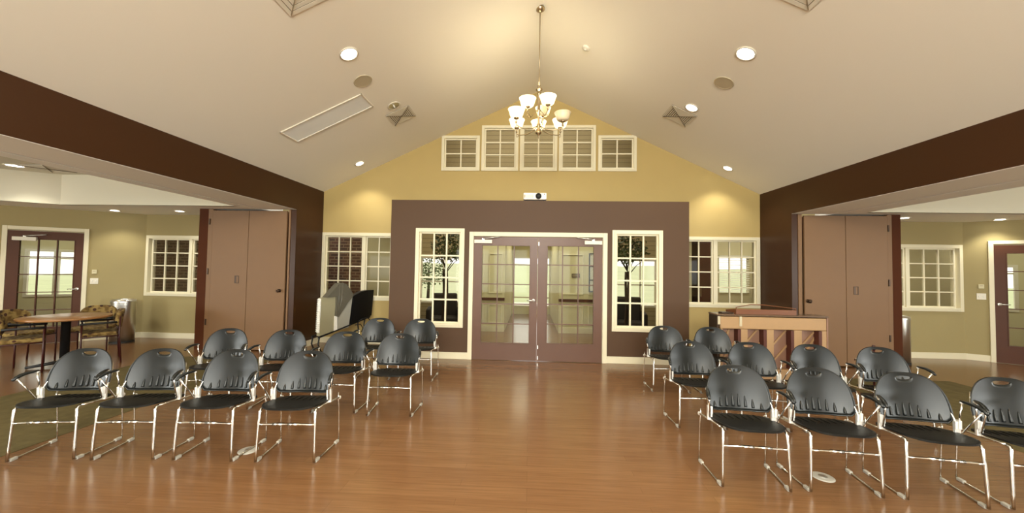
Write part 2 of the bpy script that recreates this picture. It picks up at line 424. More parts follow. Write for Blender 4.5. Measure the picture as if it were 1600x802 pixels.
for i, (a, b) in enumerate([(-3.8, -2.2), (-1.8, -.2), (.4, 2.0), (2.4, 4.0)]):
    f = MB(Matrix.Translation((0, YR, 0))); frame(f, a-.05, b+.05, .35, 2.55, .07, -.01, .03)
    f.box((a+b)/2-.02, (a+b)/2+.02, -.05, -.01, .4, 2.5)
    for z in (.92, 1.45, 1.97): f.box(a, b, -.05, -.01, z-.015, z+.015)
    wn[0] += 1; struct(f.build('window_%d' % wn[0], M['trim']))

# ------------------------------------------------------------------ doors
def lever(parent, mtx, x, z, d, m='steel', y=-.022):
    r = MB(mtx @ Matrix.Translation((x, y, z)) @ Matrix.Rotation(PI/2, 4, 'X'))
    r.lathe([(0, .012), (.024, .012), (.03, .008), (.032, 0), (0, 0)], seg=20)
    r.lathe([(.011, 0), (.011, .05), (.0, .052)], seg=12)
    h = r
    h.m = mtx @ Matrix.Translation((x, y, z))
    h.tube([(0, -.045, 0), (d*.03, -.052, .002), (d*.07, -.05, .004), (d*.11, -.046, 0)], [.010, .010, .009, .007], 10)
    return h.build('handle', M[m], parent)
def closer(parent, mtx, x0, x1, z0, z1, y=-.022):
    c = MB(mtx); c.box(x0, x1, y-.055, y, z0, z1, .006); c.build('closer_body', M['whitem'], parent)
    a = MB(mtx); xm = (x0+x1)/2
    a.box(xm-.02, xm+.02, y-.04, y-.01, z1, z1+.025)
    a.tube([(xm, y-.05, z1+.02), (xm+(.28 if x0 < 0.2 else -.28), y-.06, z1+.05)], .008, 8)
    a.build('closer_arm', M['steel'], parent)
def french_leaf(name, mtx, x0, x1, z1, g, cols, rows, m, label, y0=-.022, mun=.016, ghost=None):
    root = empty(name, mtx @ Vector(((x0+x1)/2, 0, 0)), kind='structure', label=label, cat='door')
    mm = Matrix.Translation(-root.location) @ mtx
    gx0, gx1, gz0, gz1 = g
    wall_cells(s := MB(mm), x0, x1, .008, z1, [g], y0, y0+.044); s.build('leaf', m, root)
    s = MB(mm); frame(s, gx0-.0, gx1+.0, gz0-.0, gz1+.0, .014, y0-.006, y0+.05, bev=.002)
    for k in range(1, cols): u = gx0+(gx1-gx0)*k/cols; s.box(u-mun/2, u+mun/2, y0+.005, y0+.04, gz0, gz1)
    for k in range(1, rows): z = gz0+(gz1-gz0)*k/rows; s.box(gx0, gx1, y0+.006, y0+.039, z-mun/2, z+mun/2)
    s.build('muntin_grid', m, root)
    p = MB(mm); p.box(gx0, gx1, y0+.02, y0+.024, gz0, gz1); p.build('glass', M['glass_door'], root)
    return root, mm
# double entry doors
r, mm = french_leaf('door_1', TE, -.975, .1275, 2.112, (-.84, .008, .286, 1.975), 3, 5, M['door'], 'left leaf of the glazed double doors in the brown entry wall')
lever(r, mm, .068, 1.03, -1); closer(r, mm, -.96, -.655, 1.998, 2.058)
r, mm = french_leaf('door_2', TE, .1325, 1.228, 2.112, (.288, 1.095, .3, 1.978), 3, 5, M['door'], 'right leaf of the glazed double doors in the brown entry wall')
closer(r, mm, .92, 1.215, 1.998, 2.062)
s = MB(mm)
for z in (.06, .24, 2.0): s.box(.142, .156, -.03, -.022, z-.03, z+.03, .002)
s.build('flush_bolt', M['steel'], r)
c = MB(TE); frame(c, -1.053, 1.312, 0, 2.198, .075, -.03, 0, bottom=False); frame(c, -.992, 1.245, 0, 2.135, .014, 0, .13, bottom=False)
struct(c.build('trim_entry_door', M['trim']), 'cream casing around the double doors', 'door frame')
# side doors
r, mm = french_leaf('door_3', TL, -1.873, -.897, 2.137, (-1.735, -1.005, .30, 1.99), 3, 5, M['door_red'], 'red-brown glazed door in the angled olive wall at the left edge')
lever(r, mm, -.957, 1.03, -1); closer(r, mm, -1.80, -1.50, 1.95, 2.02)
c = MB(TL); frame(c, -1.94, -.826, 0, 2.222, .066, -.03, 0, bottom=False); frame(c, -1.885, -.885, 0, 2.15, .012, 0, .13, bottom=False)
struct(c.build('trim_left_door', M['trim']), 'cream casing around the left red-brown door', 'door frame')
r, mm = french_leaf('door_4', TR, .362, 1.333, 2.137, (.5, 1.20, .31, 2.0), 3, 5, M['door_red'], 'red-brown glazed door in the angled olive wall at the right edge')
lever(r, mm, .415, 1.06, 1)
c = MB(TR); frame(c, .297, 1.40, 0, 2.222, .063, -.03, 0, bottom=False); frame(c, .35, 1.345, 0, 2.15, .012, 0, .13, bottom=False)
struct(c.build('trim_right_door', M['trim']), 'cream casing around the right red-brown door', 'door frame')

# switches and thermostats beside the side doors
def plate(name, mtx, x, z, w, h, label, cat, toggles=2):
    root = empty(name, mtx @ Vector((x, 0, z)), label=label, cat=cat)
    mm = Matrix.Translation(-root.location) @ mtx
    MB(mm).box(x-w/2, x+w/2, -.008, 0, z-h/2, z+h/2, .002).build('cover_plate', M['whitem'], root)
    for k in range(toggles):
        u = x+(k-(toggles-1)/2)*w*.45; MB(mm).box(u-.006, u+.006, -.018, -.008, z-.014, z+.014, .002).build('toggle', M['white'], root)
plate('light_switch', TL, -.729, 1.185, .115, .115, 'cream double light switch beside the left red-brown door', 'light switch')
plate('light_switch', TR, .208, 1.192, .115, .115, 'cream double light switch beside the right red-brown door', 'light switch')
def thermo(mtx, x, z, label):
    root = empty('thermostat', mtx @ Vector((x, 0, z)), label=label, cat='thermostat')
    mm = Matrix.Translation(-root.location) @ mtx
    MB(mm).box(x-.035, x+.035, -.022, 0, z-.04, z+.04, .005).build('housing', M['cream'], root)
    MB(mm).box(x-.02, x+.02, -.025, -.022, z+.002, z+.024).build('display', M['taupe'], root)
thermo(TL, -.729, 1.372, 'small beige thermostat above the switch by the left door')
thermo(TR, .207, 1.379, 'small beige thermostat above the switch by the right door')

# ------------------------------------------------------------------ partition closets
def closet(s, xs, label, knobx, pullx, hingex, idx):
    # xs: outer post outer, post inner, jamb outer, seam, panel inner edge, jamb inner, wall
    po, pi_, jo, seam, pe, ji, w = xs
    b = MB()
    b.box(po, pi_, YP, YB, 0, ZL)
    b.box(pi_, ji, YP+.35, YP+.38, 0, ZL)
    struct(b.build('wall_closet_'+('left' if s < 0 else 'right'), M['post']))
    j = MB(); j.box(pi_, jo, YP-.012, YP+.03, 0, ZL-.005, .003); j.box(pe+(-s)*.03, ji, YP-.012, YP+.03, 0, ZL-.005, .003)
    struct(j.build('trim_closet_'+('left' if s < 0 else 'right'), M['tan']))
    root = empty('door_%d' % idx, ((jo+pe)/2, YP, 0), kind='structure', label=label, cat='closet doors')
    dx = -(jo+pe)/2
    for a, b_ in ((jo, seam), (seam, pe)):
        lo, hi = min(a, b_)+.004, max(a, b_)-.004
        MB(Matrix.Translation((dx, 0, 0))).box(lo, hi, -.018, .02, .02, ZL-.03, .003).build('panel', M['tan'], root)
    k = MB(Matrix.Translation((knobx+dx, -.018, 1.1)) @ Matrix.Rotation(PI/2, 4, 'X'))
    k.lathe([(0, 0), (.03, 0), (.03, .006), (.012, .01), (.012, .035), (.028, .045), (.03, .058), (.02, .068), (0, .07)], seg=20).build('knob', M['bronze'], root)
    p = MB(Matrix.Translation((dx, 0, 0))); frame(p, pullx-.04, pullx+.04, 1.22, 1.36, .012, -.024, -.018, bev=.002); p.box(pullx-.03, pullx-.005, -.021, -.018, 1.23, 1.35)
    p.build('pull_plate', M['bronze'], root)
    for z in (2.35, 1.43, .5):
        MB(Matrix.Translation((dx, 0, 0))).box(hingex-.012, hingex+.012, -.026, -.012, z-.055, z+.055, .003).build('hinge', M['bronze'], root)
closet(-1, (-6.141, -5.956, -5.87, -5.173, -4.45, -4.387, XL), 'tan two-panel partition closet doors at the end of the left opening', -4.541, -5.362, -5.925, 5)
closet(1, (6.258, 6.104, 6.03, 5.348, 4.668, 4.575, XR), 'tan two-panel partition closet doors at the end of the right opening', 4.719, 5.504, 6.043, 6)

# carpet strips in the side bays (let into the floor)
struct(MB().box(-6.05, -4.2, YR, 6.0, 0, .004).build('floor_carpet_left', M['carpet']))
struct(MB().box(4.42, 6.25, YR, 5.85, 0, .004).build('floor_carpet_right', M['carpet']))

# ------------------------------------------------------------------ rooms beyond
F = MB()
wall('wall_foyer_back', M['siding'], Matrix.Translation((0, 9.25, 0)), -4.0, 4.4, 0, 5.6,
     [(-2.75, -1.60, .70, 1.82), (-.62, .72, 0, 2.15), (2.12, 3.3, .70, 1.82)], t=.12)
o = MB(); o.box(-4.0, 4.4, YB+TH, 9.25, 5.6, 5.7); struct(o.build('ceiling_foyer', M['ceiling']))
struct(MB().box(-2.87, -2.80, YB+TH, 9.25, 0, 5.6).build('wall_foyer_left', M['cream']))
struct(MB().box(3.16, 3.23, YB+TH, 9.25, 0, 5.6).build('wall_foyer_right', M['cream']))
o = MB()
for a, b in ((-1.55, -.62), (.72, 2.05)):
    o.box(a, b, 9.225, 9.25, 0, 2.5)
struct(o.build('wall_foyer_panelling', M['cream']))
o = MB()
for a, b in ((-1.55, -.62), (.72, 2.05)):
    n = 2
    for k in range(n):
        u0 = a+(b-a)*k/n+.06; u1 = a+(b-a)*(k+1)/n-.06
        frame(o, u0, u1, .2, .68, .025, 9.21, 9.226); frame(o, u0, u1, .95, 1.95, .025, 9.21, 9.226)
    o.box(a, b, 9.2, 9.226, 0, .14)
struct(o.build('trim_foyer_moulding', M['trim']))
o = MB()
for a, b in ((-1.55, -.62), (.72, 2.05)): o.box(a, b, 9.19, 9.226, .77, .84, .005)
struct(o.build('trim_chair_rail', M['darkslot']))
# passage to the outer entrance
o = MB(); o.box(-.72, -.62, 9.37, 12.9, 0, 2.6); o.box(.72, .82, 9.37, 12.9, 0, 2.6)
struct(o.build('wall_passage', M['cream']))
struct(MB().box(-.72, .82, 9.37, 12.9, 2.5, 2.6).build('ceiling_passage', M['ceiling']))
wall('wall_passage_end', M['cream'], Matrix.Translation((0, 12.9, 0)), -.9, 1.0, 0, 2.6, [(-.55, .68, .28, 1.95)], t=.1)
f = MB(Matrix.Translation((0, 12.9, 0))); frame(f, -.58, .71, .25, 1.98, .05, -.02, .03); f.box(-.58, .71, -.01, .02, .55, .6); f.box(.04, .08, -.01, .02, .3, .6)
wn[0] += 1; struct(f.build('window_%d' % wn[0], M['whitem']), 'bright far entrance window seen through the double doors', 'window')
for a, b, lb in ((-2.78, -1.57, 'far foyer window seen through the left entry window'), (2.09, 3.33, 'far foyer window seen through the right entry window')):
    f = MB(Matrix.Translation((0, 9.25, 0))); frame(f, a, b, .67, 1.85, .05, -.02, .03); f.box(a, b, -.01, .02, 1.2, 1.235); f.box((a+b)/2-.015, (a+b)/2+.015, -.01, .02, .7, 1.8)
    wn[0] += 1; struct(f.build('window_%d' % wn[0], M['whitem']), lb, 'window')
# rooms behind the yellow-wall windows
struct(MB().box(-9.7, -4.1, 8.9, 9.02, 0, 3.2).build('wall_brick_left', M['bricks']))
struct(MB().box(-4.1, -2.87, 8.9, 9.0, 0, 3.2).build('wall_beyond_left', M['cream']))
struct(MB().box(-9.7, -2.87, YB+TH, 9.0, 3.0, 3.1).build('ceiling_beyond_left', M['ceiling']))
o = wall('wall_beyond_right', M['cream'], Matrix.Translation((0, 9.6, 0)), 3.2, 9.2, 0, 3.2, [(4.78, 5.5, 1.05, 1.95)], t=.1)
struct(MB().box(3.2, 9.8, YB+TH, 9.7, 3.0, 3.1).build('ceiling_beyond_right', M['ceiling']))
struct(MB().box(6.25, 9.8, 8.9, 9.0, 0, 3.0).build('wall_beyond_right_end', M['cream']))
bl = empty('window_blind', (5.14, 9.57, 1.05), label='white slatted blind on the far window behind the right yellow-wall window', cat='blind')
b = MB()
for k in range(16): b.prism([(-.37, -.02, .02+k*.056), (.37, -.02, .02+k*.056), (.37, .012, .032+k*.056), (-.37, .012, .032+k*.056)], (0, 0, .002))
b.build('slats', M['blind'], bl); MB().box(-.38, .38, -.03, .02, .9, .94).build('head_rail', M['blind'], bl)
# tall dark cabinet behind the right yellow-wall window
t = empty('tall_cabinet', (4.05, 8.9, 0), label='tall dark cabinet seen through the right yellow-wall window', cat='cabinet')
MB().box(-.2, .17, -.2, .2, 0, 2.3, .005).build('body', M['curtain'], t)
MB().box(-.17, .14, -.222, -.2, .1, 2.25, .004).build('door', M['darkslot'], t)
MB().box(-.15, -.135, -.245, -.222, 1.0, 1.2, .003).build('handle', M['nickel'], t)

# rooms outside the two angled doors: simple sun rooms
for s, T in ((-1, TL), (1, TR)):
    a, b = sorted((s*-.6, s*6.2))
    sd = 'left' if s < 0 else 'right'
    wh = [(-2.80, -2.35, .74, 1.82), (-2.29, -1.95, .74, 1.82), (-4.6, -3.6, .75, 1.95)]
    if s > 0: wh = [(1.15, 1.52, .80, 1.80), (2.6, 3.6, .75, 1.95)]
    o = wall_cells(MB(T), a, b, 0, 2.9, wh, 2.9, 3.0)
    struct(o.build('wall_sunroom_'+sd, M['cream']))
    o = MB(T)
    o.box(s*-.6, s*6.2, TH, 3.0, 2.75, 2.85)
    struct(o.build('ceiling_sunroom_'+sd, M['ceiling']))
    o = MB(T); o.box(s*6.1, s*6.2, TH, 3.0, 0, 2.8)
    struct(o.build('wall_sunroom_end_'+sd, M['cream']))
    for h in wh:
        f = MB(T @ Matrix.Translation((0, 2.9, 0))); frame(f, h[0]-.04, h[1]+.04, h[2]-.04, h[3]+.04, .06, -.02, .04)
        f.box(h[0], h[1], 0, .03, 1.62, 1.66)
        wn[0] += 1; struct(f.build('window_%d' % wn[0], M['whitem']))

# ------------------------------------------------------------------ outside
struct(MB().box(-60, 60, -60, 90, -.3, -.15).build('floor_lawn', M['grass']))
struct(MB().box(-5, 6, 13.3, 18, -.16, -.06).build('floor_paving', M['paving']))
def hill(nm, x0, x1, y, h, d):
    m = MB(); n = 24; top = []
    pts = [(x0, y, -.3)]+[(x0+(x1-x0)*k/n, y, -.3+h*(.55+.45*math.sin(PI*k/n)+.1*math.sin(k*1.7))) for k in range(n+1)]+[(x1, y, -.3)]
    rows = []
    for j, f in enumerate((0, .5, .85, 1.)):
        rows.append([m.v((x0+(x1-x0)*k/n, y-d+d*f, -.3+f*h*(.6+.3*math.sin(PI*k/n)+.07*math.sin(k*1.7+j)))) for k in range(n+1)])
    for j in range(3):
        for k in range(n): m.bm.faces.new((rows[j][k], rows[j][k+1], rows[j+1][k+1], rows[j+1][k])).smooth = True
    return struct(m.build(nm, M['grass']))
hill('floor_hillside', -60, 60, 80, 3.4, 40)
def leafcloud(m, c, r, n, size, rnd):
    for _ in range(n):
        while True:
            p = Vector((rnd.uniform(-1, 1), rnd.uniform(-1, 1), rnd.uniform(-1, 1)))
            if .25 < p.length < 1: break
        q = Vector((c[0]+p.x*r[0], c[1]+p.y*r[1], c[2]+p.z*r[2]))
        a = Vector((rnd.uniform(-1, 1), rnd.uniform(-1, 1), rnd.uniform(-.6, .6))).normalized()
        b = a.cross(Vector((rnd.uniform(-1, 1), rnd.uniform(-1, 1), rnd.uniform(-1, 1)))).normalized()
        s = size*rnd.uniform(.7, 1.3)
        m.bm.faces.new([m.v(q), m.v(q+a*s*.5+b*s*.25), m.v(q+a*s), m.v(q+a*s*.5-b*s*.25)])
def outdoor_tree(x, y, h, label, seed):
    rnd = random.Random(seed); r = empty('tree', (x, y, -.15), label=label, cat='tree')
    MB().tube([(0, 0, 0), (.03, 0, h*.3), (0, .02, h*.6)], [.09, .07, .04], 8).build('trunk', M['bark'], r)
    m = MB(); leafcloud(m, (0, 0, h*.62), (h*.33, h*.33, h*.38), 700, .16, rnd); m.build('foliage', M['leaf'], r)
outdoor_tree(-5.4, 19.5, 2.6, 'young tree on the lawn seen through the left entry window', 3)
outdoor_tree(-19.5, 16.6, 2.3, 'young tree on the lawn seen through the left glazed door', 5)

# potted trees inside the entry, one behind each side window
def potted_tree(x, y, label, seed, lean):
    rnd = random.Random(seed); r = empty('potted_tree', (x, y, 0), label=label, cat='potted plant')
    MB().lathe([(0, 0), (.13, 0), (.17, .3), (.185, .31), (.185, .34), (.165, .34), (.155, .3), (0, .3)], seg=24).build('pot', M['darkslot'], r)
    MB().lathe([(0, .31), (.157, .305)], seg=24).build('soil', M['soil'], r)
    m = MB()
    for k in range(3):
        a = k*2.1; m.tube([(.04*math.cos(a+z*2.2), .04*math.sin(a+z*2.2), z) for z in [.28+i*.14 for i in range(10)]], .026, 8)
    for k in range(8):
        a = k*.8; z = 1.35+.1*k % .5; m.tube([(0, 0, 1.45+.03*k), (.18*math.cos(a), .18*math.sin(a), 1.68+.04*k), (.33*math.cos(a), .33*math.sin(a), 1.78+.06*k)], [.012, .008, .005], 6)
    m.build('trunk', M['bark'], r)
    f = MB(); leafcloud(f, (lean, 0, 2.05), (.42, .42, .36), 620, .085, rnd); leafcloud(f, (lean*1.5, 0, 1.86), (.30, .30, .12), 60, .085, rnd)
    f.build('foliage', M['leaf'], r)
potted_tree(-1.78, 7.75, 'potted indoor tree behind the left window of the brown entry wall', 11, .12)
potted_tree(2.02, 7.75, 'potted indoor tree behind the right window of the brown entry wall', 12, -.02)
def lounge_chair(x, y, rz, label):
    r = empty('lounge_chair', (x, y, 0), rz, label, 'armchair')
    MB().box(-.3, .3, -.3, .25, .12, .42, .03).build('seat', M['lounge'], r)
    MB().box(-.3, .3, .2, .36, .12, .95, .04).build('backrest', M['lounge'], r)
    for s in (-1, 1): MB().box(s*.3, s*.4, -.3, .36, .1, .62, .03).build('armrest', M['lounge'], r)
    for sx in (-1, 1):
        for sy in (-1, 1): MB().box(sx*.34-.025, sx*.34+.025, sy*.27-.025, sy*.27+.025, 0, .13).build('leg', M['darkslot'], r)
lounge_chair(-2.0, 8.65, .2, 'dark armchair low behind the left entry window')
lounge_chair(2.25, 8.6, -.2, 'dark armchair low behind the right entry window')
t = empty('wall_sign', (.715+.42, 9.225, 1.42), label='small dark sign plate on the cream wall beyond the right door leaf', cat='sign')
MB().box(-.1, .1, -.015, 0, -.05, .05, .003).build('plate', M['bronze'], t)
b = MB(); b.box(-.08, .08, -.017, -.015, .01, .02); b.box(-.08, .05, -.017, -.015, -.02, -.012); b.build('lettering', M['nickel'], t)
t = empty('picture_frame', (1.62, 9.225, 1.5), label='tall black framed picture on the cream wall beyond the right door leaf', cat='picture')
b = MB(); frame(b, -.17, .17, -.48, .48, .03, -.03, 0); b.box(-.17, .17, -.028, -.005, .14, .17); b.box(-.17, .17, -.028, -.005, -.2, -.17); b.build('frame', M['black'], t)
MB().box(-.14, .14, -.012, -.004, -.45, .45).build('print', M['blind'], t)

# ------------------------------------------------------------------ stacking armchairs
def ring_shell(outer, inner, n, rings, f3):
    """ring mesh between two closed outlines (lists of 2d points, same count); f3 maps (a,b)->3d"""
    m = MB(); R = []
    for j in range(rings+1):
        t = j/rings
        R.append([m.v(f3(inner[k][0]*(1-t)+outer[k][0]*t, inner[k][1]*(1-t)+outer[k][1]*t)) for k in range(n)])
    for j in range(rings):
        for k in range(n): m.bm.faces.new((R[j][k], R[j][(k+1) % n], R[j+1][(k+1) % n], R[j+1][k])).smooth = True
    return m, R
def ray_outline(poly, c, n):
    out = []
    for k in range(n):
        a = 2*PI*k/n; d = (math.cos(a), math.sin(a)); best = None
        for i in range(len(poly)):
            p, q = poly[i], poly[(i+1) % len(poly)]
            ex, ey = q[0]-p[0], q[1]-p[1]; den = d[0]*ey-d[1]*ex
            if abs(den) < 1e-12: continue
            t = ((p[0]-c[0])*ey-(p[1]-c[1])*ex)/den; u = ((p[0]-c[0])*d[1]-(p[1]-c[1])*d[0])/den
            if t > 0 and -1e-6 <= u <= 1+1e-6 and (best is None or t < best): best = t
        out.append((c[0]+d[0]*best, c[1]+d[1]*best))
    return out
BH, BW, BZ, BY = .332, .238, .479, .112   # back shell height, half width, bottom z, y at bottom
def back3(x, h):
    # shell wraps forward at the sides and leans back with height
    y = BY+.28*h-.05*(h/BH)**2-1.25*x*x*(1-.2*h/BH)
    return (x, y, BZ+h*.985)
def shell2(outer, inner, n, rings, fa, fb, fill=False):
    m = MB(); S_ = []
    for f3 in (fa, fb):
        S_.append([[m.v(f3(inner[k][0]*(1-j/rings)+outer[k][0]*j/rings, inner[k][1]*(1-j/rings)+outer[k][1]*j/rings)) for k in range(n)] for j in range(rings+1)])
    for R in S_:
        for j in range(rings):
            for k in range(n): m.bm.faces.new((R[j][k], R[j][(k+1) % n], R[j+1][(k+1) % n], R[j+1][k])).smooth = True
        if fill: m.bm.faces.new(R[0][::-1])
    for j in ((rings,) if fill else (0, rings)):
        for k in range(n): m.bm.faces.new((S_[0][j][k], S_[0][j][(k+1) % n], S_[1][j][(k+1) % n], S_[1][j][k]))
    return m
def make_chair():
    root = empty('stacking_armchair')
    N = 72
    # backrest
    poly = []
    for k in range(49):
        t = PI*k/48; c, s = math.cos(t), math.sin(t)
        poly.append((BW*math.copysign(abs(c)**.70, c), .06+(BH-.06)*abs(s)**.86))
    poly += [(-BW*.975, .03), (-BW*.945, .009), (-BW*.915, .001), (-.15, -.011), (0, -.018), (.15, -.011), (BW*.915, .001), (BW*.945, .009), (BW*.975, .03)]
    c0 = (0, BH-.033)
    outer = ray_outline(poly, c0, N)
    inner = [(c0[0]+.052*math.copysign(abs(math.cos(2*PI*k/N))**.8, math.cos(2*PI*k/N)), c0[1]+(.010 if math.sin(2*PI*k/N) > 0 else .020)*math.sin(2*PI*k/N)) for k in range(N)]
    m = shell2(outer, inner, N, 14, lambda x, h: (back3(x, h)[0], back3(x, h)[1]-.0045, back3(x, h)[2]), lambda x, h: (back3(x, h)[0], back3(x, h)[1]+.0045, back3(x, h)[2]))
    # pressed flutes low on the shell
    f = m
    for i, x in enumerate((-.175, -.12, -.07, -.022, .022, .07, .12, .175)):
        hh = (.045, .065, .085, .095, .095, .085, .065, .045)[i]
        L = [back3(x, .012+hh*j/8) for j in range(9)]
        f.tube([(p[0], p[1]-.006, p[2]) for p in L], [.0105, .0108, .0105, .0098, .0088, .0075, .006, .0042, .002], 10)
    m.tube([back3(*p) for p in outer], .0062, 6, closed=True)
    m.build('backrest', M['plastic'], root)
    # seat
    sp = []
    for k in range(64):
        t = 2*PI*k/64; c, s = math.cos(t), math.sin(t)
        sp.append((.232*math.copysign(abs(c)**.55, c)*(1-.06*max(0, s)), -.02+.215*math.copysign(abs(s)**.62, s)))
    so = ray_outline(sp, (0, -.02), N); si = [(.02*math.cos(2*PI*k/N), -.02+.02*math.sin(2*PI*k/N)) for k in range(N)]
    def seat3(x, y):
        r = abs(x)/.232; fy = (y+.02)/.215
        z = .426-.024*fy+.008*r**3-.006*(1-r*r)*(1-fy*fy)
        if fy < 0: z -= .010*abs(fy)**4
        return (x, y, z)
    m = shell2(so, si, N, 14, seat3, lambda x, y: (x, y, seat3(x, y)[2]-.012), fill=True)
    f = m
    for i in range(7):
        x = -.15+.05*i; f.tube([tuple(Vector(seat3(x, .04+.125*j/5))+Vector((0, 0, .002))) for j in range(6)], [.002, .006, .007, .007, .006, .003], 6)
    m.build('seat', M['seatp'], root)
    # frame
    for s in (-1, 1):
        MB().tube([(s*.229, -.19, .012), (s*.2275, -.187, .1), (s*.222, -.178, .3), (s*.2175, -.172, .395), (s*.2165, -.163, .412), (s*.218, -.145, .417)], .0105, 10).build('leg', M['chrome'], root)
        MB().tube([(s*.2545, .188, .02), (s*.2555, .186, .1), (s*.255, .175, .30), (s*.252, .16, .40), (s*.250, .165, .44)], .0052, 8).build('leg', M['chrome'], root)
        MB().tube([(s*.218, -.145, .417), (s*.228, -.06, .412), (s*.242, .06, .402), (s*.252, .15, .398), (s*.254, .185, .392)], .0095, 8).build('seat_rail', M['chrome'], root)
        MB().tube([(s*.229, -.19, .016), (s*.231, -.175, .010), (s*.252, .17, .010), (s*.2545, .188, .022)], .0075, 8).build('runner', M['chrome'], root)
        MB().tube([(s*.240, .02, .425), (s*.240, .034, .49), (s*.236, .062, .54), (s*.226, .095, .60), (s*.198, .132, .69)], .0072, 8).build('upright', M['chrome'], root)
        # bracket that joins seat, back and arm
        b = MB(); b.box(s*.245-.0095, s*.245+.0095, .006, .034, .452, .518, .005); b.box(s*.224-.009, s*.224+.009, .008, .034, .450, .510, .005); b.box(s*.235-.019, s*.235+.019, .014, .034, .405, .47, .004)
        MB().ell((s*.254, .185, .39), (.012, .014, .016)).build('rail_cap', M['alloy'], root); b.build('bracket', M['alloy'], root)
        for y0, y1 in ((-.175, -.125), (.125, .18)):
            t = (y0+y1)/2; x = s*(.229+.0235*(t+.19)/.37)
            g = MB(Matrix.Translation((x, t, .0075)) @ Matrix.Rotation(-s*.062, 4, 'Z'))
            g.box(-.012, .012, -.027, .027, -.0075, .016, .005).build('glide', M['glide'], root)
        MB().tube([(s*.245, -.005, .435), (s*.262, -.05, .52), (s*.288, -.098, .620)], .0058, 8).build('arm_strut', M['chrome'], root)
        MB().tube([(s*.246, .02, .50), (s*.252, .018, .57), (s*.260, .012, .645)], .0058, 8).build('arm_strut', M['chrome'], root)
        p = [(s*.294, -.125, .612), (s*.291, -.105, .628), (s*.286, -.08, .642), (s*.276, -.045, .652), (s*.266, -.015, .654), (s*.258, .02, .653)]
        MB().tube(p, [.010, .0135, .014, .0125, .011, .009], 10).build('arm_pad', M['plastic'], root)
        for q, rr in (((s*.290, -.102, .618), .0125), ((s*.2595, .016, .646), .0115)):
            MB().ell(q, (rr, rr, rr)).build('arm_cap', M['alloy'], root)
    c = MB().tube([(-.221+.442*k/10, -.179-.010*math.sin(PI*k/10), .297+.008*math.sin(PI*k/10)) for k in range(11)], [.0085]*11, 8)
    for x in (-.06, .06): c.tube([(x-.045, -.1895, .305), (x+.045, -.1895, .305)], .0115, 10)
    c.build('stretcher', M['chrome'], root)
    return root
spots = [
 # x,y of the middle of the front feet, yaw deg, label, group
 (-3.797, 2.760, 9.5, 'black stacking armchair at the outer left end of the front row on the left'),
 (-3.197, 2.822, 6.0, 'second chair from the left edge in the front row on the left'),
 (-2.570, 2.858, 2.5, 'third chair from the left edge in the left front row, beside the floor disc'),
 (-1.915, 2.888, 4.0, 'black stacking armchair at the aisle end of the front row on the left'),
 (-3.477, 3.890, 7.0, 'outermost chair of the second row on the left, in front of the left closet doors'),
 (-2.790, 3.905, 3.5, 'second-row chair on the left before the dark brown pier'),
 (-2.071, 3.876, 4.5, 'second-row chair on the left hiding the foot of the folded cart'),
 (-1.451, 3.845, 2.0, 'aisle-side chair of the second row on the left'),
 (-2.172, 5.056, 4.0, 'back-row chair on the left, nearest to the folded cart'),
 (-1.560, 5.050, 4.0, 'back-row chair on the left under the left entry window'),
 (1.652, 2.800, -4.1, 'black stacking armchair at the aisle end of the front row on the right'),
 (2.259, 2.779, -5.0, 'second chair from the aisle in the front row on the right, before the floor disc'),
 (2.867, 2.718, -8.6, 'third chair from the aisle in the front row on the right'),
 (3.485, 2.650, -11.0, 'front-row chair on the right cut off by the right edge of the photo'),
 (1.742, 3.815, -1.0, 'aisle-side chair of the second row on the right'),
 (2.358, 3.830, -4.0, 'second-row chair on the right in front of the left half of the piano'),
 (2.982, 3.800, -4.5, 'second-row chair on the right in front of the right end of the piano'),
 (3.600, 3.745, -7.0, 'outermost chair of the second row on the right, in front of the right closet doors'),
 (1.848, 4.916, -3.0, 'back-row chair on the right under the right entry window'),
 (2.465, 4.900, -4.0, 'back-row chair on the right at the left end of the piano'),
]
proto = make_chair()
for i, (x, y, a, lb) in enumerate(spots):
    o = proto if i == 0 else copy_tree(proto)
    r = math.radians(a)
    o.location = (x-.19*math.sin(r), y+.19*math.cos(r), 0); o.rotation_euler = (0, 0, r)
    tag(o, lb, 'chair', 'black stacking armchairs set out in rows')

# floor outlet discs
for (x, y, lb) in ((-2.35, 3.06, 'round grey floor outlet cover under the front row on the left'), (2.28, 3.02, 'round grey floor outlet cover under the front row on the right')):
    t = empty('floor_outlet', (x, y, 0), label=lb, cat='floor outlet')
    MB().lathe([(0, 0), (.075, 0), (.075, .003), (.066, .0065), (0, .0065)], seg=32).build('cover', M['glide'], t)
    MB().lathe([(.028, .0065), (.028, .009), (0, .009)], seg=20).build('lid', M['steel'], t)

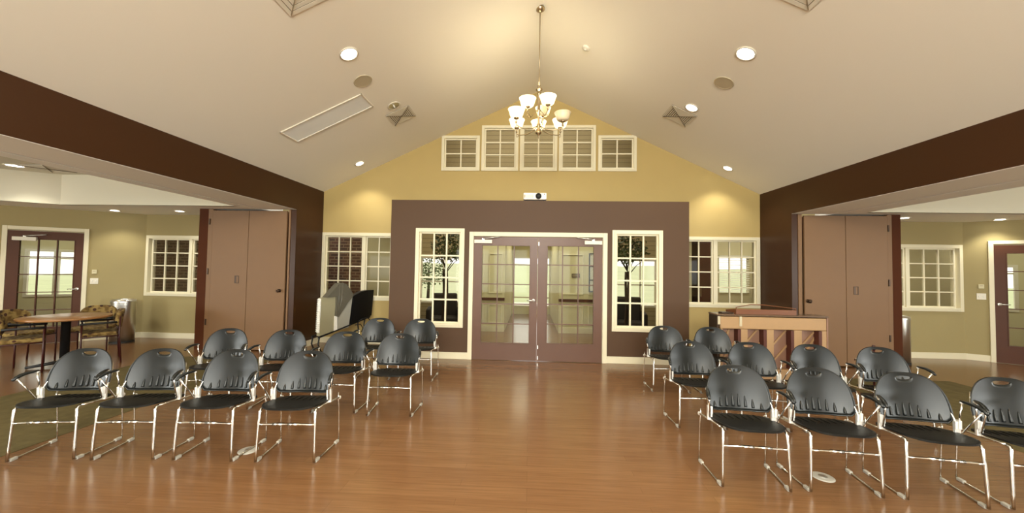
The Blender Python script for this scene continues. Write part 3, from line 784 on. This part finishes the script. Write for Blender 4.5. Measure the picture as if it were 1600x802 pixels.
# ------------------------------------------------------------------ round dining table and its armchairs
TX, TY = -6.98, 5.28
t = empty('round_table', (TX, TY, 0), label='round wooden cafe table on a black column in the left bay', cat='table')
MB().lathe([(0, .71), (.465, .71), (.48, .717), (.48, .738), (.472, .745), (0, .745)], seg=64).build('tabletop', M['tabletop'], t)
MB().lathe([(0, 0), (.05, .0), (.05, .69), (.16, .70), (.16, .71), (0, .71)], seg=20).build('column', M['black'], t)
for k in range(4):
    a = PI/4+k*PI/2; c, s = math.cos(a), math.sin(a)
    MB().tube([(c*.04, s*.04, .07), (c*.2, s*.2, .045), (c*.36, s*.36, .025)], [.026, .022, .016], 8).build('foot', M['black'], t)
MB().lathe([(0, .69), (.03, .69)], seg=6)
def cafe_chair():
    r = empty('cafe_armchair')
    MB().box(-.235, .235, -.19, .20, .43, .49, .022).build('seat', M['floral'], r)
    # round upholstered back, curved
    m = MB(); n = 40; pts = []
    for k in range(n):
        a = 2*PI*k/n; pts.append((.225*math.copysign(abs(math.cos(a))**.75, math.cos(a)), .15*math.copysign(abs(math.sin(a))**.8, math.sin(a))))
    f3 = lambda u, v: (u, .22-1.1*u*u+.10*(v+.15), .68+v*.95)
    mm_, R = ring_shell(pts, [(p[0]*.05, p[1]*.05) for p in pts], n, 8, f3); mm_.bm.faces.new(R[0][::-1])
    b = mm_.build('backrest', M['floral'], r); md = b.modifiers.new('thickness', 'SOLIDIFY'); md.thickness = .05; md.offset = 0
    for s in (-1, 1):
        MB().tube([(s*.255, -.18, 0), (s*.255, -.18, .62)], .011, 8).build('leg', M['maroon'], r)
        MB().tube([(s*.255, .24, 0), (s*.25, .21, .45), (s*.235, .215, .72)], .011, 8).build('leg', M['maroon'], r)
        MB().tube([(s*.255, -.20, .63), (s*.26, 0, .635), (s*.245, .18, .635)], .016, 8).build('armrest', M['black'], r)
        MB().tube([(s*.255, -.18, .425), (s*.252, .21, .425)], .009, 8).build('side_rail', M['maroon'], r)
    MB().tube([(-.255, -.18, .42), (.255, -.18, .42)], .009, 8).build('front_rail', M['maroon'], r)
    return r
cp = cafe_chair()
for i, (ang, d, fx, fy, lb) in enumerate([(0, 0, .6, .8, 'floral armchair at the round table nearest the left edge of the photo'),
                                  (0, 0, -.62, -.78, 'floral armchair at the round table beside the steel bin'),
                                  (176, .74, .98, .1, 'floral armchair behind the round table on its door side'),
                                  (120, .72, .5, -.87, 'floral armchair at the far side of the round table')]):
    o = cp if i == 0 else copy_tree(cp)
    a = math.radians(ang); o.location = (TX+d*math.cos(a), TY+d*math.sin(a), 0) if d else ((TX-.16, TY-.35, 0) if i == 0 else (TX+.24, TY+.24, 0))
    o.rotation_euler = (0, 0, math.atan2(fx, -fy))
    tag(o, lb, 'chair', 'floral armchairs round the cafe table')

# ------------------------------------------------------------------ steel bins
def bin_(x, y, lb):
    t = empty('waste_bin', (x, y, 0), label=lb, cat='waste bin')
    MB().lathe([(0, 0), (.178, 0), (.178, .78)], seg=48).build('body', M['steel'], t)
    MB().lathe([(.182, .775), (.184, .80), (.178, .835), (.15, .845), (.145, .82), (.145, .7), (0, .7)], seg=48).build('rim', M['steel'], t)
    MB().lathe([(.181, .0), (.181, .035), (.178, .036)], seg=48).build('base_ring', M['black'], t)
bin_(-7.98, 6.93, 'tall round stainless steel bin by the left red-brown door')
bin_(6.56, 6.98, 'tall round stainless steel bin half hidden beside the right closet')

# ------------------------------------------------------------------ piano seen from the back
PX0, PX1, PY0 = 2.69, 4.19, 5.45
p = empty('upright_piano', ((PX0+PX1)/2, PY0, 0), label='upright piano seen from behind with bare posts, in front of the right closet', cat='piano')
dx = -(PX0+PX1)/2
T0 = Matrix.Translation((dx, 0, 0))
x0, x1 = PX0, PX1
m = MB(T0); m.box(x0+.04, x1-.0, 0, .10, .76, .935, .012); m.build('top_beam', M['maple'], p)
m = MB(T0); m.box(x0+.03, x1, 0, .10, .06, .20, .008); m.build('bottom_beam', M['maple'], p)
for u, w in ((.0, .045), (.295, .095), (.65, .10), (1.025, .11), (1.405, .065)):
    m = MB(T0); m.box(x0+.03+u, x0+.03+u+w, .002, .10, .20, .76, .005); m.build('post', M['maple'], p)
m = MB(T0); m.box(x0+.03, x1-.02, .105, .12, .2, .76); m.build('soundboard', M['cherry'], p)
for u in (.295, .65, 1.025, 1.405): MB(T0).box(x0+u-.012, x0+u+.031, .0, .104, .2, .755).build('dark_edge', M['darkslot'], p)
for k in range(9):
    m = MB(T0)
    a = x0-.26+k*.2
    m.prism([(max(a, x0+.05), .092, .22), (max(a, x0+.05)+.03, .092, .22), (min(a+.48, x1-.03), .092, .74), (min(a+.45, x1-.06), .092, .74)], (0, .013, 0))
    m.build('rib', M['maple'], p)
m = MB(T0); m.box(x0-.012, x1+.02, -.012, .25, .945, .970, .006); m.build('lid', M['pianolid'], p)
m = MB(T0); m.box(x0-.01, x0+.02, -.005, .24, .0, .945, .008); m.build('side_panel', M['bronze'], p)
m = MB(T0); m.box(x1, x1+.02, -.005, .24, .0, .945, .008); m.build('side_panel', M['cherry'], p)
m = MB(T0); m.box(x0+.02, x1, .22, .24, .0, .945, .004); m.build('front_panel', M['walnut'], p)
m = MB(T0); m.box(x0+.02, x1, .24, .50, .58, .66, .01); m.build('keybed', M['walnut'], p)
m = MB(T0); m.box(x0+.08, x1-.06, .33, .47, .66, .672); m.build('keys', M['white'], p)
for u in (x0+.05, x1-.07):
    m = MB(T0); m.box(u-.025, u+.025, .42, .47, 0, .58, .006); m.build('leg', M['walnut'], p)
m = MB(T0); m.box(x0+.30, x0+.335, -.012, .0, .80, .94, .003); m.build('strap', M['taupe'], p)
m = MB(T0); m.box(x0+.0, x0+.035, -.012, .02, .82, .94, .006); m.build('corner_cap', M['taupe'], p)
# tray-like desk lectern on the piano
t = empty('tabletop_lectern', (3.36, 5.58, .970), label='low wooden open tray lectern lying on top of the piano', cat='lectern')
MB().box(-.415, .415, -.14, -.12, 0, .075, .004).build('front_board', M['walnut'], t)
for s in (-1, 1): MB().prism([(s*.405, -.12, 0), (s*.405, .14, 0), (s*.405, .14, .04), (s*.405, -.12, .075)], (s*.012, 0, 0)).build('side_board', M['walnut'], t)
MB().box(-.415, .415, .12, .14, 0, .04, .004).build('rear_board', M['walnut'], t)
m = MB(); m.tube([(-.41, -.13, .07), (-.41, -.13, .10), (-.12, .02, .128), (.08, .02, .125), (.41, -.13, .095), (.41, -.13, .07)], .007, 8); m.build('rail', M['walnut'], t)
t = empty('hymn_book', (2.86, 5.53, .970), label='small dark closed book lying on the left end of the piano lid', cat='book')
MB().box(-.09, .07, -.05, .06, 0, .022, .003).build('cover', M['bronze'], t)
MB().box(-.087, .073, -.047, .063, .004, .018).build('pages', M['blind'], t)
# slim dark stand before the right closet
t = empty('side_stand', (4.42, 5.0, 0), label='slim dark stand with a small shelf before the right closet', cat='stand')
MB().lathe([(0, 0), (.13, 0), (.13, .015), (.02, .03), (0, .03)], seg=24).build('base', M['black'], t)
MB().tube([(0, 0, .02), (0, 0, .62)], .012, 8).build('pole', M['maroon'], t)
MB().tube([(.0, 0, .60), (0, 0, .66)], .017, 8).build('grip', M['maroon'], t)
MB().box(-.16, .10, -.10, .10, .44, .46, .005).build('shelf', M['maroon'], t)

# ------------------------------------------------------------------ folded cart by the pier
A = Vector((-3.58, 6.2, 0)); B = Vector((-3.12, 7.3, 0)); D = (B-A).normalized()
t = empty('folded_cart', A, math.atan2(D.y, D.x), 'folded rolling cart with ridged ivory panel, grey cover and black panel beside the left pier', 'cart')
def slab(name, pts, m, y0, th, bev=0):
    b = MB(); b.prism([(u, y0, z) for u, z in pts], (0, th, 0)); return b.build(name, m, t)
slab('base_bar', [(-.02, .325), (1.10, .56), (1.10, .585), (-.02, .35)], M['black'], -.015, .03)
slab('base_bar', [(-.02, .325), (1.10, .56), (1.10, .585), (-.02, .35)], M['black'], .15, .03)
for u, v, z in ((.0, 0, .34), (.0, .165, .34), (.98, 0, .55), (.98, .165, .55)):
    MB().tube([(u, v, z), (u-.02, v, z-.12), (u+.03, v, .10)], .013, 8).build('leg', M['black'], t)
    w = MB(Matrix.Translation((u+.03, v-.0125, .05)) @ Matrix.Rotation(-PI/2, 4, 'X')); w.lathe([(0, 0), (.05, 0), (.05, .025), (0, .025)], seg=20); w.build('castor', M['black'], t)
MB().tube([(.80, -.03, .52), (.88, -.05, .56), (.99, -.06, .57), (1.08, -.05, .50), (1.06, -.02, .42)], .011, 8).build('loop_handle', M['black'], t)
MB().tube([(.72, -.03, .46), (.84, -.04, .46), (.90, -.04, .38), (.90, 0, .30)], .009, 8).build('loop_handle', M['black'], t)
slab('ivory_panel', [(.0, .36), (.278, .41), (.305, 1.02), (.018, 1.01)], M['ivoryb'], 0, .07)
m = MB(); m.prism([(-.012, 0, .42), (.0, 0, .42), (.012, 0, 1.0), (.0, 0, 1.0)], (0, .07, 0))
for k in range(18): m.tube([(-.016+k*.0007, -.004, .44+k*.0315), (-.016+k*.0007, .074, .44+k*.0315)], .0105, 6)
m.build('ridged_edge', M['white'], t)
slab('spacer', [(.282, .40), (.348, .41), (.338, .672), (.282, .672)], M['white'], -.012, .05)
slab('grey_board', [(.362, .405), (.596, .435), (.663, .98), (.618, .995), (.359, .648)], M['greyboard'], -.008, .05)
g = [(.10, 1.015), (.357, 1.256), (.43, 1.262), (.503, 1.234), (.60, 1.13), (.672, 1.015), (.557, .905), (.352, .648), (.298, .672), (.295, 1.02)]
m = MB(); m.prism([(u, -.03, z) for u, z in g], (0, .13, 0))
m.tube([(.352, -.03, .66), (.40, -.036, .95), (.43, -.034, 1.25)], .006, 6); m.tube([(.31, -.03, .69), (.345, -.034, .98), (.36, -.032, 1.24)], .005, 6)
m.build('cover', M['plasticfilm'], t)
slab('black_panel', [(.638, .475), (1.117, .600), (1.16, 1.10), (1.0, 1.10), (.861, 1.085), (.672, 1.013)], M['blackg'], -.03, .09)

# ------------------------------------------------------------------ projector on the entry box
t = empty('projector', (.07, 6.47, 2.75), label='white projector on top of the brown entry wall', cat='projector')
MB().box(-.2, .2, -.12, .17, .018, .135, .014).build('body', M['white'], t)
l = MB(Matrix.Translation((.06, -.12, .075)) @ Matrix.Rotation(PI/2, 4, 'X'))
l.lathe([(.05, -.002), (.052, .02), (.04, .022), (.036, .008), (0, .006)], seg=28).build('lens', M['black'], t)
m = MB()
for k in range(6): m.box(-.15+k*.022, -.142+k*.022, -.122, -.119, .045, .10)
m.build('vent', M['taupe'], t)
MB().box(-.19, -.165, -.123, -.119, .05, .1).build('port', M['taupe'], t)
MB().box(.155, .168, -.122, -.119, .1, .12).build('sensor', M['black'], t)
for x in (-.15, .15):
    for y in (-.08, .13): MB().lathe([(.015, 0), (.015, .02)], (x, y, 0), 12).build('foot', M['black'], t)

# ------------------------------------------------------------------ ceiling fittings on the slopes
sl, sr = (AZ-ZB)/(AX-XL), (AZ-ZB)/(XR-AX)
def slope_m(x, y):
    left = x < AX
    z = AZ-(sl*(AX-x) if left else sr*(x-AX))
    a = math.atan(sl if left else -sr)
    # local z up into the ceiling, fittings hang at -z
    return Matrix.Translation((x, y, z)) @ Matrix.Rotation(-a, 4, 'Y')
def on_ceiling(name, x, y, label, cat, flat=None, group=None):
    m = slope_m(x, y) if flat is None else Matrix.Translation((x, y, flat))
    o = bpy.data.objects.new(name, None); COL.objects.link(o); o.matrix_world = m; o.empty_display_size = .1
    return tag(o, label, cat, group)
def light(name, kind, loc, energy, color=(1, .86, .68), **kw):
    l = bpy.data.lights.new(name, kind); l.energy = energy; l.color = color
    for k, v in kw.items():
        if k != 'rot': setattr(l, k, v)
    o = bpy.data.objects.new(name, l); COL.objects.link(o); o.location = loc
    if 'rot' in kw: o.rotation_euler = kw['rot']
    return o
WARM = (1, .955, .80)
def downlight(x, y, r, label, lit=True, flat=None, power=60, group='recessed ceiling downlights'):
    o = on_ceiling('downlight', x, y, label, 'ceiling light', flat, group)
    MB().lathe([(r, -.001), (r+.018, -.003), (r+.02, -.008), (r, -.012), (r-.004, -.004)], seg=40).build('trim_ring', M['whitem'], o)
    if lit: MB().lathe([(0, -.006), (r, -.006)], seg=40).build('lamp', M['lamp'], o)
    else:
        MB().lathe([(0, -.002), (r*.6, -.003), (r, -.008)], seg=40).build('reflector', M['steel'], o)
        MB().tube([(-.008, 0, -.012), (.008, 0, -.012)], [.03, .03], 12).build('bulb', M['white'], o)
    if lit and power:
        p = o.matrix_world.translation
        light('downlight_glow', 'SPOT', (p.x, p.y, p.z-.05), power, WARM, spot_size=math.radians(115), spot_blend=.6, shadow_soft_size=r)
    return o
downlight(-2.185, 4.21, .095, 'lit round downlight left of the chandelier rod, highest on the left slope')
downlight(2.434, 4.28, .095, 'lit round downlight right of the chandelier rod, highest on the right slope')
downlight(-2.168, 5.62, .085, 'unlit downlight with silver reflector beside the left air grille', lit=False)
downlight(2.435, 5.70, .085, 'lit downlight beside the right air grille', power=35)
downlight(-3.317, 6.93, .075, 'small lit downlight low on the left slope above the yellow wall', power=28)
downlight(3.642, 6.99, .075, 'small lit downlight low on the right slope above the yellow wall', power=28)
for x, y, lb in ((-8.18, 6.86, 'small downlight in the left bay soffit near the red-brown door'), (-6.85, 6.87, 'small downlight in the left bay soffit above the window'),
                 (6.66, 6.91, 'small downlight in the right bay soffit above the window'), (8.38, 7.0, 'small downlight in the right bay soffit near the red-brown door')):
    downlight(x, y, .075, lb, flat=ZL, power=16)
downlight(-8.45, 5.60, .1, 'lit downlight in the raised tray ceiling of the left bay', flat=ZT, power=25)
for x in (-7.6, 7.6):
    for y in (2.5, -1.0): light('bay_glow', 'SPOT', (x, y, ZT-.06), 40, WARM, spot_size=math.radians(130), spot_blend=.6, shadow_soft_size=.1)
for x in (-2.2, 2.43):
    for y in (1.2, -1.8, -4.6): light('hall_glow', 'SPOT', (x, y, 4.02), 60, WARM, spot_size=math.radians(115), spot_blend=.6, shadow_soft_size=.1)
# speakers
for x, y, lb in ((-2.269, 4.765, 'round taupe ceiling speaker on the left slope'), (2.50, 4.885, 'round taupe ceiling speaker on the right slope')):
    o = on_ceiling('ceiling_speaker', x, y, lb, 'speaker', group='round ceiling speakers')
    MB().lathe([(.118, -.001), (.124, -.004), (.118, -.010), (.110, -.010), (.108, -.006)], seg=40).build('rim', M['taupe'], o)
    MB().lathe([(0, -.009), (.109, -.008)], seg=40).build('grille', M['taupe'], o)
# linear heater / light panel
o = on_ceiling('ceiling_light_panel', -2.975, 5.19, 'long rectangular frosted light panel on the left slope', 'ceiling light')
f = MB(); hx, hy = .645, .20
f.box(-hx, hx, -hy, -hy+.022, -.014, 0, .003); f.box(-hx, hx, hy-.022, hy, -.014, 0, .003); f.box(-hx, -hx+.022, -hy, hy, -.014, 0, .003); f.box(hx-.022, hx, -hy, hy, -.014, 0, .003)
f.build('frame', M['whitem'], o); MB().box(-hx+.02, hx-.02, -hy+.02, hy-.02, -.006, -.002).build('diffuser', M['panel'], o)
# four-way diffusers
def grille(x, y, h, label, n=7, flat=None, steps=.0):
    o = on_ceiling('air_grille', x, y, label, 'air grille', flat, 'square ceiling air grilles')
    b = MB(); b.box(-h, h, -h, h, -.003, 0); b.build('backing', M['grille_back'], o)
    f = MB()
    for k in range(n):
        a = h*(1-k/n*.95); w = h/n*(.55 if k else .75); z0 = -.010-steps*k; z1 = -.003
        for q, pts in enumerate((lambda w: ((-a, -a), (a, -a), (a-w, -a+w), (-a+w, -a+w)), lambda w: ((a, -a), (a, a), (a-w, a-w), (a-w, -a+w)), lambda w: ((a, a), (-a, a), (-a+w, a-w), (a-w, a-w)), lambda w: ((-a, a), (-a, -a), (-a+w, -a+w), (-a+w, a-w)))):
            ww = h/n*((.86 if q in (0, 2) else .5) if k else .8) if not steps else h/n*.8
            p0, p1, p2, p3 = pts(ww)
            f.prism([(*p0, z0), (*p1, z0), (*p2, z0-(.5*steps)), (*p3, z0-(.5*steps))], (0, 0, .004))
    f.build('louvres', M['whitem'], o)
    c = MB()
    for s1, s2 in ((1, 1), (1, -1)): c.tube([(-h*.95*s1, -h*.95*s2, -.014), (h*.95*s1, h*.95*s2, -.014)], .005, 4)
    c.build('corner_bead', M['grille_back' if not steps else 'whitem'], o)
grille(-2.18, 5.985, .205, 'square air grille on the left slope beside the unlit downlight')
grille(2.39, 6.06, .215, 'square air grille on the right slope beside the lit downlight')
grille(-2.10, 3.12, .30, 'large stepped air grille at the top edge of the photo on the left slope', n=6, steps=-.001)
grille(2.29, 3.19, .30, 'large stepped air grille at the top edge of the photo on the right slope', n=6, steps=-.001)
grille(-8.12, 5.78, .24, 'flat air grille in the raised tray ceiling of the left bay', flat=ZT)
# smoke detector
o = on_ceiling('smoke_detector', .788, 5.43, 'small white smoke detector on the right slope near the ridge', 'smoke detector')
MB().lathe([(.06, 0), (.06, -.018), (.045, -.03), (0, -.034)], seg=28).build('housing', M['whitem'], o)
MB().lathe([(.02, -.032), (.018, -.038), (0, -.039)], seg=16).build('sensor_cap', M['white'], o)

# ------------------------------------------------------------------ chandelier
CX, CY = .09, 4.99
t = empty('chandelier', (CX, CY, 3.35), label='brushed nickel chandelier with two tiers of bell glass shades hanging from the ridge', cat='chandelier')
Z = lambda z: z-3.35
MB().lathe([(0, Z(5.17)), (.062, Z(5.165)), (.062, Z(5.14)), (.03, Z(5.115)), (.01, Z(5.10)), (0, Z(5.10))], seg=24).build('canopy', M['nickel'], t)
MB().tube([(0, 0, Z(5.11)), (0, 0, Z(4.08))], .007, 8).build('rod', M['nickel'], t)
c = MB(); c.tube([(.018*math.cos(a), 0, Z(4.07)+.028*math.sin(a)) for a in [2*PI*k/12 for k in range(12)]], .003, 6, closed=True); c.build('loop', M['nickel'], t)
MB().lathe([(0, Z(4.045)), (.02, Z(4.045)), (.045, Z(4.03)), (.045, Z(4.015)), (.022, Z(4.0)), (.022, Z(3.98)), (.028, Z(3.975)), (.022, Z(3.96)), (.018, Z(3.75)), (.026, Z(3.74)), (.026, Z(3.72)), (.014, Z(3.70)),
            (.014, Z(3.56)), (.030, Z(3.54)), (.020, Z(3.50)), (.016, Z(3.46)), (.045, Z(3.44)), (.040, Z(3.415)), (.012, Z(3.395)), (.008, Z(3.37)), (0, Z(3.35))], seg=24).build('body', M['nickel'], t)
def shade_at(px, py, zmid, lit, z0, low):
    # arm: from body out and up under the shade, with a scroll
    r = math.hypot(px, py); c, s = px/r, py/r
    cup = zmid-.085
    if low: P = [(.02, z0), (.10, z0-.055), (.2, z0-.075), (r-.06, z0-.06), (r-.01, cup-.075), (r+.012, cup-.045), (r, cup)]
    else: P = [(.018, z0), (.05, z0-.02), (r*.7, cup-.10), (r-.01, cup-.05), (r, cup)]
    m = MB(); m.tube([(c*a, s*a, Z(z)) for a, z in P], .006, 8)
    m.tube([(c*(r-.012+.020*math.sin(q)), s*(r-.012+.020*math.sin(q)), Z(cup-.075-.02+.02*math.cos(q))) for q in [k*.55 for k in range(10)]], .004, 6)
    a = m.build('arm', M['nickel'], t)
    m = MB(); m.lathe([(.010, Z(cup)-.01), (.012, Z(cup)), (.034, Z(cup)+.012), (.036, Z(cup)+.026), (.02, Z(cup)+.026)], (px, py, 0), 20); m.ell((px, py, Z(cup)-.03), (.015, .015, .02)); m.build('cup', M['nickel'], t)
    m = MB(); zc = Z(zmid)
    m.lathe([(.034, zc-.062), (.062, zc-.058), (.080, zc-.042), (.091, zc-.012), (.100, zc+.022), (.110, zc+.046), (.113, zc+.050), (.108, zc+.050), (.096, zc+.022), (.086, zc-.012), (.074, zc-.038), (.056, zc-.051), (.032, zc-.054)], (px, py, 0), 32)
    sh = m.build('glass_shade', M['shade_lit' if lit else 'shade_off'], t)
    sh['label'] = 'glowing white glass shade' if lit else 'unlit cream glass shade'
    if lit:
        light('bulb_glow', 'POINT', (CX+px, CY+py, zmid+.06), 2.0, WARM, shadow_soft_size=.05)
shade_at(-.152, -.16, 3.777, True, 3.73, False)
shade_at(.115, -.19, 3.79, True, 3.73, False)
shade_at(.063, .19, 3.80, False, 3.73, False)
shade_at(-.307, .22, 3.644, True, 3.52, True)
shade_at(.007, .32, 3.657, True, 3.52, True)
shade_at(.311, .22, 3.642, True, 3.52, True)
shade_at(-.299, -.13, 3.643, True, 3.52, True)
shade_at(.322, -.05, 3.628, False, 3.52, True)

# ------------------------------------------------------------------ lighting
w = bpy.data.worlds.new('daylight'); S.world = w; w.use_nodes = True
nt = w.node_tree; bg = nt.nodes['Background']
bg.inputs['Color'].default_value = (1, .985, .95, 1); bg.inputs['Strength'].default_value = 1.3
DAY = (.96, 1, .97)
# daylight entering at the rear windows, behind the camera
for i, x in enumerate((-3.0, -1.0, 1.2, 3.2)):
    light('rear_window_daylight', 'AREA', (x, YR+.12, 1.45), 40, DAY, shape='RECTANGLE', size=1.7, size_y=2.2, rot=(PI/2, 0, 0))
for x in (-7.75, 7.75):
    light('rear_bay_daylight', 'AREA', (x, YR+.12, 1.5), 14, DAY, shape='RECTANGLE', size=3.3, size_y=1.3, rot=(PI/2, 0, 0))
for s, px in ((-1, pL.x+.1), (1, pR.x-.1)):
    for y in (-3.5, -.5): light('bay_window_daylight', 'AREA', (px, y, 1.45), 170, DAY, shape='RECTANGLE', size=2.0, size_y=1.5, rot=(PI/2+.6, 0, PI/2*-s*-1 if False else (-PI/2 if s < 0 else PI/2)))
light('passage_fill', 'AREA', (.05, 11, 2.45), 14, WARM, shape='RECTANGLE', size=1.0, size_y=2.5)  # added fill to brighten the passage floor, no fitting there
for T, x in ((TL, -2.2), (TR, 1.6)):
    p = T @ Vector((x, 1.7, 2.68)); light('sunroom_fill', 'AREA', p, 16, WARM, shape='RECTANGLE', size=2.0, size_y=.8, rot=(0, 0, GA if x < 0 else -GA))  # added fill under each sunroom ceiling, no fitting modelled
# fill lights without fittings: behind the camera, in foyer and rooms beyond
for y in (-.8, -3.8): light('hall_fill', 'POINT', (.1, y, 3.3), 150, WARM, shadow_soft_size=.35)  # added point fill to lift the ceiling, no pendant hangs here
light('rear_high_fill', 'AREA', (.1, YR+.12, 3.55), 260, DAY, shape='RECTANGLE', size=4.6, size_y=1.3, rot=(PI/2, 0, 0))  # added fill for ceiling and front wall, rear gable has no windows
light('foyer_fill', 'AREA', (0, 8.4, 3.35), 42, WARM, shape='RECTANGLE', size=3.6, size_y=1.0)  # added fill for the cream foyer wall, kept out of view
light('foyer_top_fill', 'AREA', (0, 8.3, 5.4), 20, WARM, shape='RECTANGLE', size=3.5, size_y=1.0)  # added fill for the siding behind the gable windows
light('vestibule_light', 'AREA', (.1, 6.95, 2.6), 8, WARM, shape='RECTANGLE', size=2.5, size_y=.5)
light('room_fill', 'AREA', (-5.2, 8.2, 2.95), 14, WARM, shape='RECTANGLE', size=2.5, size_y=.8)  # added fill in the rooms behind the windows, here and below
light('room_fill', 'AREA', (-7.6, 8.2, 2.9), 8, WARM, shape='RECTANGLE', size=1.4, size_y=.4)
light('room_fill', 'AREA', (7.6, 8.2, 2.9), 16, WARM, shape='RECTANGLE', size=1.4, size_y=.4)
light('room_fill', 'AREA', (5.4, 8.5, 2.95), 22, WARM, shape='RECTANGLE', size=3, size_y=.8)

# ------------------------------------------------------------------ camera
cam = bpy.data.cameras.new('camera'); co = bpy.data.objects.new('camera', cam); COL.objects.link(co)
cam.sensor_fit = 'HORIZONTAL'; cam.sensor_width = 36; cam.lens = 577.73/1600*36; cam.clip_start = .05; cam.clip_end = 300
yaw, pitch, roll = .0489, .0327, .0161
R = Matrix.Rotation(yaw, 4, 'Z') @ Matrix.Rotation(PI/2+pitch, 4, 'X') @ Matrix.Rotation(roll, 4, 'Z')
co.matrix_world = Matrix.Translation((0, 0, 1.57)) @ R
cam.shift_y = 0.0
S.camera = co
S.view_settings.view_transform = 'Standard'; S.view_settings.look = 'None'; S.view_settings.exposure = 1.0; S.view_settings.gamma = 1
S.view_settings.use_curve_mapping = False
try:
    S.cycles.use_denoising = True; S.cycles.max_bounces = 10; S.cycles.transparent_max_bounces = 24; S.cycles.diffuse_bounces = 5
    S.cycles.sample_clamp_indirect = 4; S.cycles.caustics_reflective = False; S.cycles.caustics_refractive = False
except Exception: pass
